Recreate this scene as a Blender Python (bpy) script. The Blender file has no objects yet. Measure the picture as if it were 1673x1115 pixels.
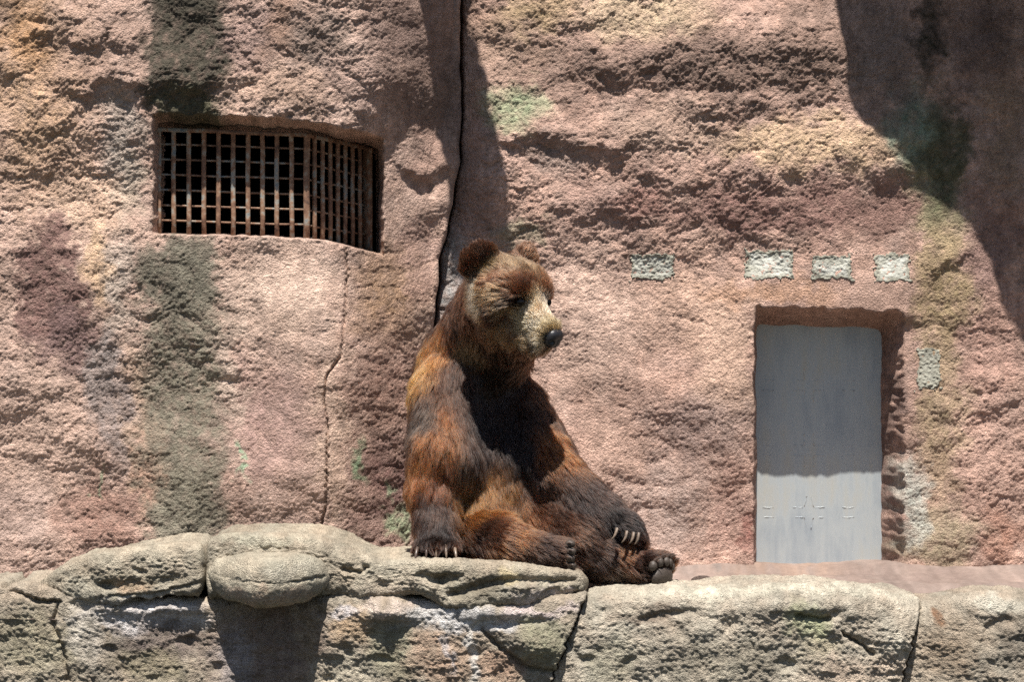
import bpy, math, random
import numpy as np
from mathutils import Vector, kdtree

random.seed(7)
RNG = np.random.default_rng(11)
scene = bpy.context.scene
COL = scene.collection

# ------------------------------------------------------------------ camera, sky, sun, exposure
S = 420.0      # photograph pixels per metre on the back wall
D = 16.0       # camera to back wall
ZC = 0.91      # camera height above the bear's shelf
cam_d = bpy.data.cameras.new("camera")
cam_d.sensor_width = 36.0
cam_d.lens = 36.0 * S * D / 1673.0
cam_d.clip_start = 0.5
cam_d.clip_end = 500.0
cam_d.dof.use_dof = True
cam_d.dof.focus_distance = D - 1.1
cam_d.dof.aperture_fstop = 7.0
cam = bpy.data.objects.new("camera", cam_d)
cam.location = (0.0, -D, ZC)
cam.rotation_euler = (math.radians(90), 0, 0)
COL.objects.link(cam)
scene.camera = cam

LDIR = Vector((0.02, 0.415, -0.91)).normalized()      # way the sunlight travels
SLOPE = -LDIR.z / LDIR.y
world = bpy.data.worlds.new("World")
scene.world = world
world.use_nodes = True
wnt = world.node_tree
wbg = wnt.nodes["Background"]
sky = wnt.nodes.new("ShaderNodeTexSky")
sky.sky_type = 'NISHITA'
sky.sun_disc = False
sky.sun_elevation = math.asin(-LDIR.z)
sky.sun_rotation = math.atan2(-LDIR.x, -LDIR.y)
wnt.links.new(sky.outputs[0], wbg.inputs[0])
wbg.inputs[1].default_value = 0.05
sun_d = bpy.data.lights.new("sun", 'SUN')
sun_d.energy = 5.0
sun_d.angle = math.radians(0.55)
sun_d.color = (1.0, 0.95, 0.88)
sun = bpy.data.objects.new("sun", sun_d)
sun.rotation_euler = LDIR.to_track_quat('-Z', 'Y').to_euler()
sun.location = (0, -6, 14)
COL.objects.link(sun)
scene.view_settings.view_transform = 'Standard'
scene.view_settings.look = 'None'
scene.view_settings.exposure = 0.96
scene.view_settings.gamma = 1.0
scene.render.engine = 'CYCLES'
scene.cycles.use_denoising = False
scene.cycles.max_bounces = 8
try:
    scene.cycles_curves.shape = 'RIBBONS'
except Exception:
    pass

# ------------------------------------------------------------------ helpers
def kf(Y):
    return (D + Y) / (D * S)

def P(px, py, Y):
    k = kf(Y)
    return np.array(((px - 836.5) * k, Y, ZC - (py - 557.5) * k))

def lin(r, g, b):
    def f(c):
        c /= 255.0
        return c / 12.92 if c <= 0.04045 else ((c + 0.055) / 1.055) ** 2.4
    return np.array((f(r), f(g), f(b)), dtype=np.float32)

def sm(a, b, x):
    t = np.clip((x - a) / (b - a), 0, 1)
    return t * t * (3 - 2 * t)

_perm = RNG.permutation(256).astype(np.int32)
_perm = np.concatenate([_perm, _perm, _perm])
_a = RNG.random(256) * 2 * np.pi
_g2 = np.stack([np.cos(_a), np.sin(_a)], 1).astype(np.float32)
_g3 = RNG.normal(size=(256, 3))
_g3 = (_g3 / np.linalg.norm(_g3, axis=1)[:, None]).astype(np.float32)

def n2(x, y):
    x = np.asarray(x, np.float32); y = np.asarray(y, np.float32)
    xi = np.floor(x).astype(np.int32); yi = np.floor(y).astype(np.int32)
    xf = x - xi; yf = y - yi
    xi &= 255; yi &= 255
    u = xf * xf * xf * (xf * (xf * 6 - 15) + 10)
    v = yf * yf * yf * (yf * (yf * 6 - 15) + 10)
    def gr(ix, iy, dx, dy):
        g = _g2[_perm[_perm[ix] + iy]]
        return g[..., 0] * dx + g[..., 1] * dy
    a = gr(xi, yi, xf, yf); b = gr(xi + 1, yi, xf - 1, yf)
    c = gr(xi, yi + 1, xf, yf - 1); d = gr(xi + 1, yi + 1, xf - 1, yf - 1)
    return ((a + u * (b - a)) * (1 - v) + (c + u * (d - c)) * v) * 1.4

def n3(p):
    p = np.asarray(p, np.float32)
    i = np.floor(p).astype(np.int32)
    f = p - i
    i &= 255
    w = f * f * f * (f * (f * 6 - 15) + 10)
    r = 0
    for dx in (0, 1):
        for dy in (0, 1):
            for dz in (0, 1):
                g = _g3[_perm[_perm[_perm[i[..., 0] + dx] + i[..., 1] + dy] + i[..., 2] + dz]]
                dt = g[..., 0] * (f[..., 0] - dx) + g[..., 1] * (f[..., 1] - dy) + g[..., 2] * (f[..., 2] - dz)
                r = r + dt * (w[..., 0] if dx else 1 - w[..., 0]) * (w[..., 1] if dy else 1 - w[..., 1]) * (w[..., 2] if dz else 1 - w[..., 2])
    return r * 1.5

def fbm2(x, y, o=4, g=0.5):
    r = 0; a = 1.0; f = 1.0
    for k in range(o):
        r = r + a * n2(x * f + 17.3 * k, y * f + 5.1 * k)
        a *= g; f *= 2.03
    return r

def polydist(u, v, pts):
    best = np.full(np.shape(u), 1e9, np.float32)
    for (x0, y0), (x1, y1) in zip(pts[:-1], pts[1:]):
        dx, dy = x1 - x0, y1 - y0
        t = np.clip(((u - x0) * dx + (v - y0) * dy) / (dx * dx + dy * dy), 0, 1)
        best = np.minimum(best, np.hypot(u - x0 - t * dx, v - y0 - t * dy))
    return best

def mesh_from(name, verts, quads, mat, parent=None, colour=None, smooth=True):
    me = bpy.data.meshes.new(name)
    verts = np.ascontiguousarray(verts, np.float32)
    quads = np.ascontiguousarray(quads, np.int32)
    nf, k = quads.shape
    me.vertices.add(len(verts)); me.vertices.foreach_set("co", verts.ravel())
    me.loops.add(nf * k); me.loops.foreach_set("vertex_index", quads.ravel())
    me.polygons.add(nf)
    me.polygons.foreach_set("loop_start", np.arange(nf, dtype=np.int32) * k)
    me.polygons.foreach_set("loop_total", np.full(nf, k, np.int32))
    me.update(calc_edges=True)
    if smooth:
        me.polygons.foreach_set("use_smooth", np.ones(nf, bool))
    if colour is not None:
        at = me.color_attributes.new("pigment", 'FLOAT_COLOR', 'POINT')
        c4 = np.ones((len(verts), 4), np.float32); c4[:, :3] = colour
        at.data.foreach_set("color", c4.ravel())
    me.materials.append(mat)
    o = bpy.data.objects.new(name, me)
    COL.objects.link(o)
    if parent is not None:
        o.parent = parent
    return o

def grid_quads(nr, nc, off=0, keep=None):
    i = np.arange(nr * nc, dtype=np.int32).reshape(nr, nc)
    q = np.stack([i[:-1, :-1], i[:-1, 1:], i[1:, 1:], i[1:, :-1]], -1)
    if keep is not None:
        q = q[keep]
    return q.reshape(-1, 4) + off

def tag(o, label=None, cat=None, group=None, kind=None):
    if label: o["label"] = label
    if cat: o["category"] = cat; o["kind"] = "thing"
    if group: o["group"] = group
    if kind: o["kind"] = kind
    return o

def empty(name, loc=(0, 0, 0)):
    o = bpy.data.objects.new(name, None)
    o.location = loc
    COL.objects.link(o)
    return o

def box_data(x0, x1, y0, y1, z0, z1):
    v = [(x0, y0, z0), (x1, y0, z0), (x1, y1, z0), (x0, y1, z0), (x0, y0, z1), (x1, y0, z1), (x1, y1, z1), (x0, y1, z1)]
    f = [(0, 3, 2, 1), (4, 5, 6, 7), (0, 1, 5, 4), (1, 2, 6, 5), (2, 3, 7, 6), (3, 0, 4, 7)]
    return v, f

# ------------------------------------------------------------------ materials
def new_mat(name):
    m = bpy.data.materials.new(name); m.use_nodes = True
    nt = m.node_tree
    return m, nt, nt.nodes["Principled BSDF"]

def node(nt, t, **kw):
    n = nt.nodes.new(t)
    for k, v in kw.items():
        setattr(n, k, v)
    return n

def noise_node(nt, co, scale, detail=4.0, rough=0.6):
    n = node(nt, "ShaderNodeTexNoise")
    n.inputs["Scale"].default_value = scale
    n.inputs["Detail"].default_value = detail
    n.inputs["Roughness"].default_value = rough
    nt.links.new(co, n.inputs["Vector"])
    return n

def math_node(nt, op, a, b=None):
    n = node(nt, "ShaderNodeMath", operation=op)
    for i, x in enumerate((a, b)):
        if x is None: continue
        if isinstance(x, (int, float)): n.inputs[i].default_value = x
        else: nt.links.new(x, n.inputs[i])
    return n.outputs[0]

def ramp(nt, fac, stops):
    n = node(nt, "ShaderNodeValToRGB")
    el = n.color_ramp.elements
    while len(el) > 1: el.remove(el[0])
    el[0].position = stops[0][0]; el[0].color = (*stops[0][1], 1)
    for p, c in stops[1:]:
        e = el.new(p); e.color = (*c, 1)
    nt.links.new(fac, n.inputs[0])
    return n.outputs[0]

def rock_material(name, bump=0.6, speck=0.22, fine=260.0):
    """painted shotcrete: pigment attribute, speckle, grain relief"""
    m, nt, b = new_mat(name)
    tc = node(nt, "ShaderNodeTexCoord").outputs["Object"]
    at = node(nt, "ShaderNodeAttribute", attribute_name="pigment")
    n1 = noise_node(nt, tc, 90.0, 5.0, 0.7)
    n2_ = noise_node(nt, tc, 330.0, 3.0, 0.7)
    n3_ = noise_node(nt, tc, 22.0, 5.0, 0.6)
    s = math_node(nt, 'ADD', math_node(nt, 'MULTIPLY', n1.outputs[0], 0.9), math_node(nt, 'MULTIPLY', n2_.outputs[0], 0.7))
    s = math_node(nt, 'ADD', s, math_node(nt, 'MULTIPLY', n3_.outputs[0], 0.8))
    s = math_node(nt, 'SUBTRACT', s, 1.2)
    s = math_node(nt, 'MULTIPLY', s, speck * 6)
    s = math_node(nt, 'ADD', s, 1.0)
    mul = node(nt, "ShaderNodeVectorMath", operation='SCALE')
    nt.links.new(at.outputs["Color"], mul.inputs[0]); nt.links.new(s, mul.inputs["Scale"])
    nt.links.new(mul.outputs[0], b.inputs["Base Color"])
    b.inputs["Roughness"].default_value = 0.95
    b.inputs["Specular IOR Level"].default_value = 0.15
    v = node(nt, "ShaderNodeTexVoronoi"); v.inputs["Scale"].default_value = fine * 0.55
    nt.links.new(tc, v.inputs["Vector"])
    h = math_node(nt, 'ADD', math_node(nt, 'MULTIPLY', n2_.outputs[0], 0.8), math_node(nt, 'MULTIPLY', n1.outputs[0], 1.1))
    h = math_node(nt, 'SUBTRACT', h, math_node(nt, 'MULTIPLY', v.outputs["Distance"], 0.7))
    bp = node(nt, "ShaderNodeBump"); bp.inputs["Strength"].default_value = bump
    bp.inputs["Distance"].default_value = 0.008
    nt.links.new(h, bp.inputs["Height"]); nt.links.new(bp.outputs[0], b.inputs["Normal"])
    return m

M_WALL = rock_material("painted_shotcrete", 0.95, 0.24)
M_LEDGE = rock_material("rendered_ledge_rock", 1.0, 0.24, 340.0)
M_MORTAR = rock_material("grey_mortar", 0.5, 0.12)

def rust_material():
    m, nt, b = new_mat("rusty_painted_iron")
    tc = node(nt, "ShaderNodeTexCoord").outputs["Object"]
    n1 = noise_node(nt, tc, 34.0, 6.0, 0.7)
    n2_ = noise_node(nt, tc, 9.0, 3.0, 0.5)
    f = math_node(nt, 'ADD', math_node(nt, 'MULTIPLY', n1.outputs[0], 0.6), math_node(nt, 'MULTIPLY', n2_.outputs[0], 0.4))
    c = ramp(nt, f, [(0.36, lin(96, 106, 112)), (0.44, lin(138, 132, 122)), (0.49, lin(132, 102, 80)), (0.56, lin(108, 78, 60)), (0.66, lin(66, 50, 42))])
    nt.links.new(c, b.inputs["Base Color"])
    b.inputs["Roughness"].default_value = 0.75
    bp = node(nt, "ShaderNodeBump"); bp.inputs["Strength"].default_value = 0.5; bp.inputs["Distance"].default_value = 0.004
    nt.links.new(n1.outputs[0], bp.inputs["Height"]); nt.links.new(bp.outputs[0], b.inputs["Normal"])
    return m
M_RUST = rust_material()

def steel_material():
    m, nt, b = new_mat("worn_grey_steel_sheet")
    tc = node(nt, "ShaderNodeTexCoord").outputs["Object"]
    mp = node(nt, "ShaderNodeMapping"); mp.inputs["Scale"].default_value = (9, 9, 1.6)
    nt.links.new(tc, mp.inputs[0])
    n1 = noise_node(nt, mp.outputs[0], 3.0, 5.0, 0.6)
    n2_ = noise_node(nt, tc, 4.0, 4.0, 0.6)
    f = math_node(nt, 'ADD', math_node(nt, 'MULTIPLY', n1.outputs[0], 0.5), math_node(nt, 'MULTIPLY', n2_.outputs[0], 0.5))
    c = ramp(nt, f, [(0.34, lin(150, 158, 164)), (0.5, lin(168, 174, 176)), (0.62, lin(172, 173, 168)), (0.7, lin(160, 158, 148))])
    nt.links.new(c, b.inputs["Base Color"])
    b.inputs["Metallic"].default_value = 0.4
    b.inputs["Roughness"].default_value = 0.5
    return m
M_STEEL = steel_material()

def plain(name, rgb, rough=0.8, spec=0.3, nscale=None, amt=0.3, bump=0.0):
    m, nt, b = new_mat(name)
    b.inputs["Roughness"].default_value = rough
    b.inputs["Specular IOR Level"].default_value = spec
    tc = node(nt, "ShaderNodeTexCoord").outputs["Object"]
    n = noise_node(nt, tc, nscale or 20.0, 4.0)
    c = np.array(rgb)
    out = ramp(nt, n.outputs[0], [(0.3, c * (1 - amt)), (0.7, np.minimum(c * (1 + amt), 1))])
    nt.links.new(out, b.inputs["Base Color"])
    if bump:
        bp = node(nt, "ShaderNodeBump"); bp.inputs["Strength"].default_value = bump; bp.inputs["Distance"].default_value = 0.004
        nt.links.new(n.outputs[0], bp.inputs["Height"]); nt.links.new(bp.outputs[0], b.inputs["Normal"])
    return m

M_DARK = plain("unlit_den_concrete", (0.05, 0.047, 0.045), 0.95, 0.1, 8.0)  # near-black colour stands in for the den's darkness
M_MOAT = plain("moat_concrete", lin(66, 66, 58), 0.9, 0.2, 1.5)
M_CLAW = plain("horn_claw", lin(112, 97, 84), 0.35, 0.5, 60.0, 0.45)
M_CLAWD = plain("dark_horn_claw", lin(75, 62, 55), 0.35, 0.5, 60.0, 0.4)
M_PAD = plain("leathery_pad", lin(66, 58, 52), 0.55, 0.4, 120.0, 0.35, 0.6)
M_NOSE = plain("wet_black_nose", lin(34, 33, 36), 0.38, 0.5, 300.0, 0.3, 0.25)
M_EYE = plain("dark_eye", (0.006, 0.004, 0.003), 0.06, 0.3, 10.0, 0.1)

# ------------------------------------------------------------------ rock relief shared by walls and ledge
def clods2(x, z, rough):
    """lumpy shotcrete relief (metres) on the wall plane"""
    wx = x + 0.02 * n2(x * 9, z * 9); wz = z + 0.02 * n2(x * 9 + 40, z * 9 + 9)
    h = 0.050 * n2(x * 1.3 + 3, z * 1.5) + 0.030 * n2(x * 3.1, z * 3.7 + 8)
    h = h + (0.35 + 0.65 * rough) * 0.023 * (np.abs(n2(wx * 6.5, wz * 8.5)) - 0.25)
    h = h + rough * 0.012 * (np.abs(n2(wx * 14, wz * 17 + 3)) - 0.25)
    h = h + (0.25 + 0.75 * rough) * 0.0095 * (np.abs(n2(wx * 30 + 7, wz * 34)) - 0.25)
    h = h + (0.35 + 0.65 * rough) * 0.0060 * (np.abs(n2(wx * 58, wz * 64 + 2)) - 0.25)
    h = h + (0.5 + 0.5 * rough) * 0.0050 * n2(x * 112, z * 118)
    return h

def shelves(u, v, items):
    """bulges that swell slowly downwards and break off below: rock noses and undercuts"""
    h = 0
    w = 26 * n2(u / 55.0, v / 160.0) + 9 * n2(u / 16.0, v / 40.0 + 5)
    for (x0, x1, y0, amp, up, dn) in items:
        e = min(70.0, (x1 - x0) * 0.35)
        win = sm(x0 - e * 0.5, x0 + e, u) * (1 - sm(x1 - e, x1 + e * 0.5, u))
        d = v + w - y0
        prof = np.where(d < 0, np.exp(-(d / up) ** 2), np.exp(-(d / dn) ** 2))
        h = h + amp * win * prof
    return h

def paint(u, v, base, blobs, warp=1.0, gain=0.96, sat=0.75):
    """pigment of the coloured render with some light and shade painted in, photograph-lit sRGB values turned to albedo"""
    w1 = 26 * warp * fbm2(u / 60.0, v / 60.0, 4, 0.6); w2 = 26 * warp * fbm2(u / 60.0 + 31, v / 60.0 + 9, 4, 0.6)
    c = np.empty(u.shape + (3,), np.float32); c[:] = lin(*base)
    g = fbm2(u / 110.0 + 3, v / 140.0, 4, 0.55)[..., None]
    c = c * (1 + 0.22 * g) + np.array((0.03, 0.004, -0.006)) * fbm2(u / 45.0 + 70, v / 50.0, 3)[..., None]
    brk = fbm2(u / 14.0, v / 14.0, 4, 0.65)
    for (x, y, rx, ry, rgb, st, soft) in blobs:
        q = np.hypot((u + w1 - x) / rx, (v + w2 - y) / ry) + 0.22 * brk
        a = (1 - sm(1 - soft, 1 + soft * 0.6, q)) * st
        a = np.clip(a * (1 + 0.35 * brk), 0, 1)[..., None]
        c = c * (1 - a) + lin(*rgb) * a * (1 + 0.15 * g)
    runs = n2(u / 11.0 + 5, v / 150.0) + 0.6 * n2(u / 4.5, v / 90.0 + 8)
    c = c * (1 + 0.10 * runs + 0.09 * brk + 0.10 * fbm2(u / 30.0 + 50, v / 26.0, 3, .6))[..., None]
    l = (c @ np.array((.3, .55, .15), np.float32))[..., None]
    c = (l + (c - l) * sat) * gain * np.array((1.0, 0.985, 0.965), np.float32)
    return np.clip(c, 0.012, 0.9)

def axis(lo, f0, f1, hi, step, grow=1.22):
    a = list(np.arange(f0, f1, step))
    s = step
    while a[-1] < hi: s *= grow; a.append(min(hi, a[-1] + s))
    s = step; pre = []
    x = f0
    while x > lo: s *= grow; x = max(lo, x - s); pre.append(x)
    return np.array(pre[::-1] + a, np.float32)

CREVICE = [(750, -900), (750, 60), (752, 180), (748, 260), (737, 330), (716, 420), (707, 520), (700, 640), (700, 1200)]
_cv = np.array(CREVICE, np.float32)
def crevice_u(v):
    return np.interp(v, _cv[:, 1], _cv[:, 0]).astype(np.float32) + 3 * n2(v / 40.0, v * 0)

# ---- back wall with the door
DOOR = dict(xl=1246.0, xr=1443.0, yt=543.0, yb=1100.0)
def right_height(u, v, X, Z):
    rough = np.clip(0.50 + 0.40 * sm(430, 120, v) + 0.35 * fbm2(X * 1.7, Z * 1.7, 2) - 0.25 * sm(500, 650, v) * (u < 1240), 0.12, 1.15)
    rough = rough * (1 - 0.55 * sm(1330, 1390, u) * sm(620, 350, v))
    h = clods2(X, Z, rough)
    h = h + shelves(u, v, [(930, 1390, 78, .062, 80, 46), (1150, 1390, 150, .028, 44, 32), (800, 940, 215, .03, 60, 18), (1160, 1520, 272, .024, 90, 34),
                           (860, 1120, 232, .022, 40, 16), (1010, 1240, 292, .010, 40, 14), (900, 1060, 340, .012, 40, 12), (1500, 1600, 425, .02, 60, 14),
                           (1180, 1500, 478, .028, 40, 26), (1480, 1680, 880, .03, 60, 50), (780, 880, 60, .03, 60, 30)])
    h = h + 0.05 * sm(1440, 1700, u) * sm(700, 200, v)
    calm = sm(1190, 1240, u) * sm(1520, 1470, u) * sm(430, 470, v) * sm(540, 510, v)
    h = h * (1 - 0.75 * calm) + 0.02 * calm
    # crevice groove where the two rock faces meet
    dc = u - crevice_u(v)
    h = h - 0.09 * np.exp(-(dc / 4.0) ** 2) - 0.06 * sm(40, 0, dc)
    # repair lines in the render
    h = h - 0.004 * np.exp(-(polydist(u, v, [(1045, 560), (1043, 640), (1047, 740)]) / 2.5) ** 2)
    h = h - 0.004 * np.exp(-(polydist(u, v, [(755, 385), (830, 392), (905, 386)]) / 2.5) ** 2)
    # base fillet
    h = h + 0.07 * sm(925, 975, v)
    # door recess
    jit = 5 * n2(u / 26.0, v / 26.0) + 2.5 * n2(u / 9.0, v / 9.0)
    out = 1 - 0.5 * sm(640, 900, v)
    uw = u + 3.0 * n2(v / 60.0, v * 0 + 2) + 1.2 * n2(v / 17.0, u / 60.0); vw = v - (u - 1340) * 0.035 + 2.5 * n2(u / 55.0, u * 0 + 6)
    ts = [(uw - (DOOR['xl'] - 14)) / 14.0, ((DOOR['xr'] + 33) - uw) / 34.0, (vw - (DOOR['yt'] - 38)) / 37.0]
    t = -np.log(sum(np.exp(-7.0 * np.clip(q, -4, 4)) for q in ts)) / 7.0 + 0.03
    t = np.clip(t + jit / 34.0 * np.clip(1 - t, 0, 1) * (t > -1), 0, 1)
    cr = np.hypot(np.maximum(1262 - u, 0), np.maximum(560 - v, 0))
    h = h * (1 - t) - 0.36 * t ** 1.1
    return h
WALL_R_BASE = (186, 148, 130)
WALL_R_BLOBS = [
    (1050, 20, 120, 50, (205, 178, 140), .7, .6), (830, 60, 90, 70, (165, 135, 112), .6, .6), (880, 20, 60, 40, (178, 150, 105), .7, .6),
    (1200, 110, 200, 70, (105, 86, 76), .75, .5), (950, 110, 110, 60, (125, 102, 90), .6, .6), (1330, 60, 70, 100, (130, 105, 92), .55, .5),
    (845, 175, 62, 40, (150, 162, 122), .8, .6), (900, 260, 60, 30, (150, 130, 120), .6, .6), (850, 375, 50, 22, (140, 140, 110), .6, .6),
    (1320, 235, 170, 42, (214, 178, 136), .75, .5), (1090, 210, 110, 45, (190, 160, 138), .5, .6),
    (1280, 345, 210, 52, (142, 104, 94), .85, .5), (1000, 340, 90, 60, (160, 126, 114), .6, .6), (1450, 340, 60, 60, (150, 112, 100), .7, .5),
    (960, 520, 110, 130, (206, 172, 152), .7, .7), (1130, 500, 90, 90, (204, 164, 138), .6, .7), (1190, 600, 50, 130, (206, 168, 142), .7, .6),
    (1050, 330, 60, 30, (168, 118, 104), .6, .6), (1150, 700, 90, 60, (156, 132, 124), .65, .6), (1080, 830, 80, 90, (172, 150, 140), .6, .6),
    (1200, 840, 40, 90, (170, 132, 118), .6, .5), (1228, 870, 16, 50, (150, 96, 84), .7, .5), (1000, 740, 50, 80, (196, 158, 138), .6, .6),
    (1260, 480, 110, 22, (200, 152, 118), .75, .5), (1440, 500, 60, 60, (192, 154, 134), .6, .6),
    (1535, 300, 48, 120, (128, 128, 88), .75, .5), (1540, 470, 50, 120, (164, 140, 98), .8, .45), (1535, 680, 42, 150, (166, 142, 104), .7, .5), (1530, 880, 70, 60, (158, 142, 110), .75, .5),
    (1620, 560, 50, 110, (172, 130, 114), .65, .6), (1620, 760, 60, 120, (186, 146, 128), .6, .6), (1640, 880, 45, 60, (176, 122, 96), .6, .6),
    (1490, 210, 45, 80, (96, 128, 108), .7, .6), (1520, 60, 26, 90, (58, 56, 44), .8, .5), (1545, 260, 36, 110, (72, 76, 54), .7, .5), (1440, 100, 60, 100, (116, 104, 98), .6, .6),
    (1640, 220, 40, 130, (150, 120, 90), .6, .6), (1600, 60, 60, 90, (112, 88, 80), .7, .6), (1620, 400, 50, 90, (120, 90, 86), .6, .5),  # purple-brown ovals paint extra dark into the overhang's shadow
    (1455, 720, 14, 190, (130, 104, 96), .7, .5), (1490, 830, 34, 70, (182, 184, 172), .8, .5),  # narrow dark oval paints the shade on the door's right jamb
    (735, 450, 34, 130, (150, 150, 150), .75, .4), (775, 300, 40, 120, (142, 118, 112), .6, .6),
    (1250, 950, 400, 14, (206, 172, 150), .6, .6),
]
def build_back_wall():
    us = axis(640 - 2, 642, 1720, 2700, 1.95)
    vs = axis(-1750, -60, 975, 985, 1.95)
    u, v = np.meshgrid(us, vs)
    k = kf(0)
    X = (u - 836.5) * k; Z = ZC - (v - 557.5) * k
    h = right_height(u, v, X, Z)
    verts = np.stack([X, -h, Z], -1).reshape(-1, 3)
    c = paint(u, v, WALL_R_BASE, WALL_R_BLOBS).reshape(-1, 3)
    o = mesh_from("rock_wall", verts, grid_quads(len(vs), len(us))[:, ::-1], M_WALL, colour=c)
    tag(o, "pink and tan painted rock wall with the steel door set in it", "wall")
    return o
wall_right = build_back_wall()

def right_surface(u, v):
    k = kf(0)
    X = (u - 836.5) * k; Z = ZC - (v - 557.5) * k
    return X, Z, right_height(u, v, X, Z)

# ---- mortar patches in the back wall
def mortar_patch(x0, x1, y0, y1, pale):
    us = np.arange(x0 - 14, x1 + 14, 1.3, dtype=np.float32); vs = np.arange(y0 - 14, y1 + 14, 1.3, dtype=np.float32)
    u, v = np.meshgrid(us, vs)
    jit = 5 * n2(u / 11.0 + x0, v / 11.0) + 3 * n2(u / 4.0, v / 4.0 + x0)
    cx, cy = (x0 + x1) / 2, (y0 + y1) / 2
    # smeared corners reach out further than the edges
    ang = np.abs(u - cx) / (x1 - x0) * np.abs(v - cy) / (y1 - y0) * 4
    d = np.minimum.reduce([u - x0, x1 - u, v - y0, y1 - v]) + jit + 5 * np.clip(ang - 0.7, 0, 1)
    X, Z, h = right_surface(u, v)
    k = kf(0)
    hs = 0.5 * h
    for du, dv in ((14, 0), (-14, 0), (0, 14), (0, -14)):
        hs = hs + 0.125 * right_height(u + du, v + dv, X + du * k, Z - dv * k)
    inner = sm(4, 10, d)
    top = sm(16, 5, v - y0) * inner
    hh = hs + 0.004 - 0.028 * inner * sm(60, 0, v - y0 - 4) + 0.010 * inner * (np.abs(n2(X * 42, Z * 55)) * 2 - 0.6) + 0.003 * n2(X * 130, Z * 130)
    hh = np.where(d < 1.5, h - 0.012, np.maximum(hh, h * 0.6 + hs * 0.4 + 0.0015 + 0.003 * n2(X * 60, Z * 70)))
    alb = np.empty(u.shape + (3,), np.float32)
    alb[:] = lin(140, 138, 126)
    a = (inner * np.clip(0.75 + 0.8 * n2(X * 25, Z * 25), 0, 1) * pale)[..., None]
    alb = alb * (1 - a) + lin(176, 176, 168) * a
    keep = (d > -1.0)
    kq = keep[:-1, :-1] & keep[1:, :-1] & keep[:-1, 1:] & keep[1:, 1:]
    q = grid_quads(len(vs), len(us), keep=kq)[:, ::-1]
    used = np.unique(q); mp = np.zeros(u.size, np.int32); mp[used] = np.arange(len(used))
    verts = np.stack([X, -hh, Z], -1).reshape(-1, 3)[used]
    return mesh_from("mortar_patch", verts, mp[q], M_MORTAR, wall_right, alb.reshape(-1, 3)[used])
for a in ((1030, 1102, 414, 458, .6), (1218, 1296, 408, 457, .9), (1324, 1392, 417, 457, .9), (1428, 1487, 414, 461, .95), (1498, 1538, 568, 638, .12)):
    mortar_patch(*a)

# ---- left rock face with the barred window, folding back to the crevice
YL = -0.40
WIN_TOP = [(200, 207), (258, 209), (380, 212), (500, 219), (545, 228), (612, 243), (700, 255)]
WIN_BOT = [(200, 383), (262, 380), (380, 383), (500, 388), (545, 394), (585, 404), (625, 414), (700, 420)]
def wtop(u): return np.interp(u, *np.array(WIN_TOP, float).T).astype(np.float32)
def wbot(u): return np.interp(u, *np.array(WIN_BOT, float).T).astype(np.float32)
CRACK = [(562, 398), (566, 440), (564, 500), (560, 560), (556, 585), (534, 615), (530, 660), (536, 700), (535, 780), (533, 830), (522, 870), (520, 900)]
def left_base(u, v):
    corner = 556 + 40 * sm(260, 120, v) - 6 * sm(500, 800, v)
    d = u - corner
    soft = 13.0
    ramp_ = np.log1p(np.exp(np.clip(d / soft, -30, 30))) * soft          # softplus
    y = YL + ramp_ * 0.0026
    return np.minimum(y, -0.06 + 0.00025 * d)
def left_height(u, v, X, Z):
    rough = np.clip(0.52 + 0.28 * sm(420, 150, v) + 0.35 * fbm2(X * 1.7 + 9, Z * 1.7, 2) - 0.3 * sm(380, 480, u) * sm(380, 430, v) * sm(640, 560, u), 0.15, 1.1)
    rough = rough * (1 - 0.6 * sm(610, 650, u) * sm(420, 300, v))
    h = clods2(X + 5, Z, rough)
    h = h + shelves(u, v, [(60, 250, 58, .035, 50, 24), (95, 250, 128, .04, 46, 22), (245, 375, 128, .035, 40, 26), (30, 110, 268, .014, 40, 14), (370, 640, 196, .02, 50, 30),
                           (20, 120, 640, .012, 40, 12), (60, 240, 720, .012, 50, 14), (380, 560, 500, .010, 40, 20), (640, 745, 255, .05, 50, 22), (655, 735, 330, .03, 40, 30), (-60, 60, 80, .03, 60, 40)])
    dcr = polydist(u + 2 * n2(v / 6.0, v * 0), v, CRACK)
    h = h - 0.022 * np.exp(-(dcr / 1.6) ** 2) * sm(905, 860, v)
    return h
def left_window_t(u, v):
    jit = 4 * n2(u / 30.0, v / 30.0) + 2.0 * n2(u / 9.0, v / 9.0)
    tt = (v - (wtop(u) - 24) + jit) / 22.0
    tb = (wbot(u) - v) / 4.0 + 0.5 + 0.12 * jit
    tl = (u - 249 + jit) / 9.0
    tr = (625 - u + jit * .5) / 18.0
    return np.clip(np.minimum.reduce([tt, tb, tl, tr]), 0, 1)
WALL_L_BASE = (188, 154, 136)
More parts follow.
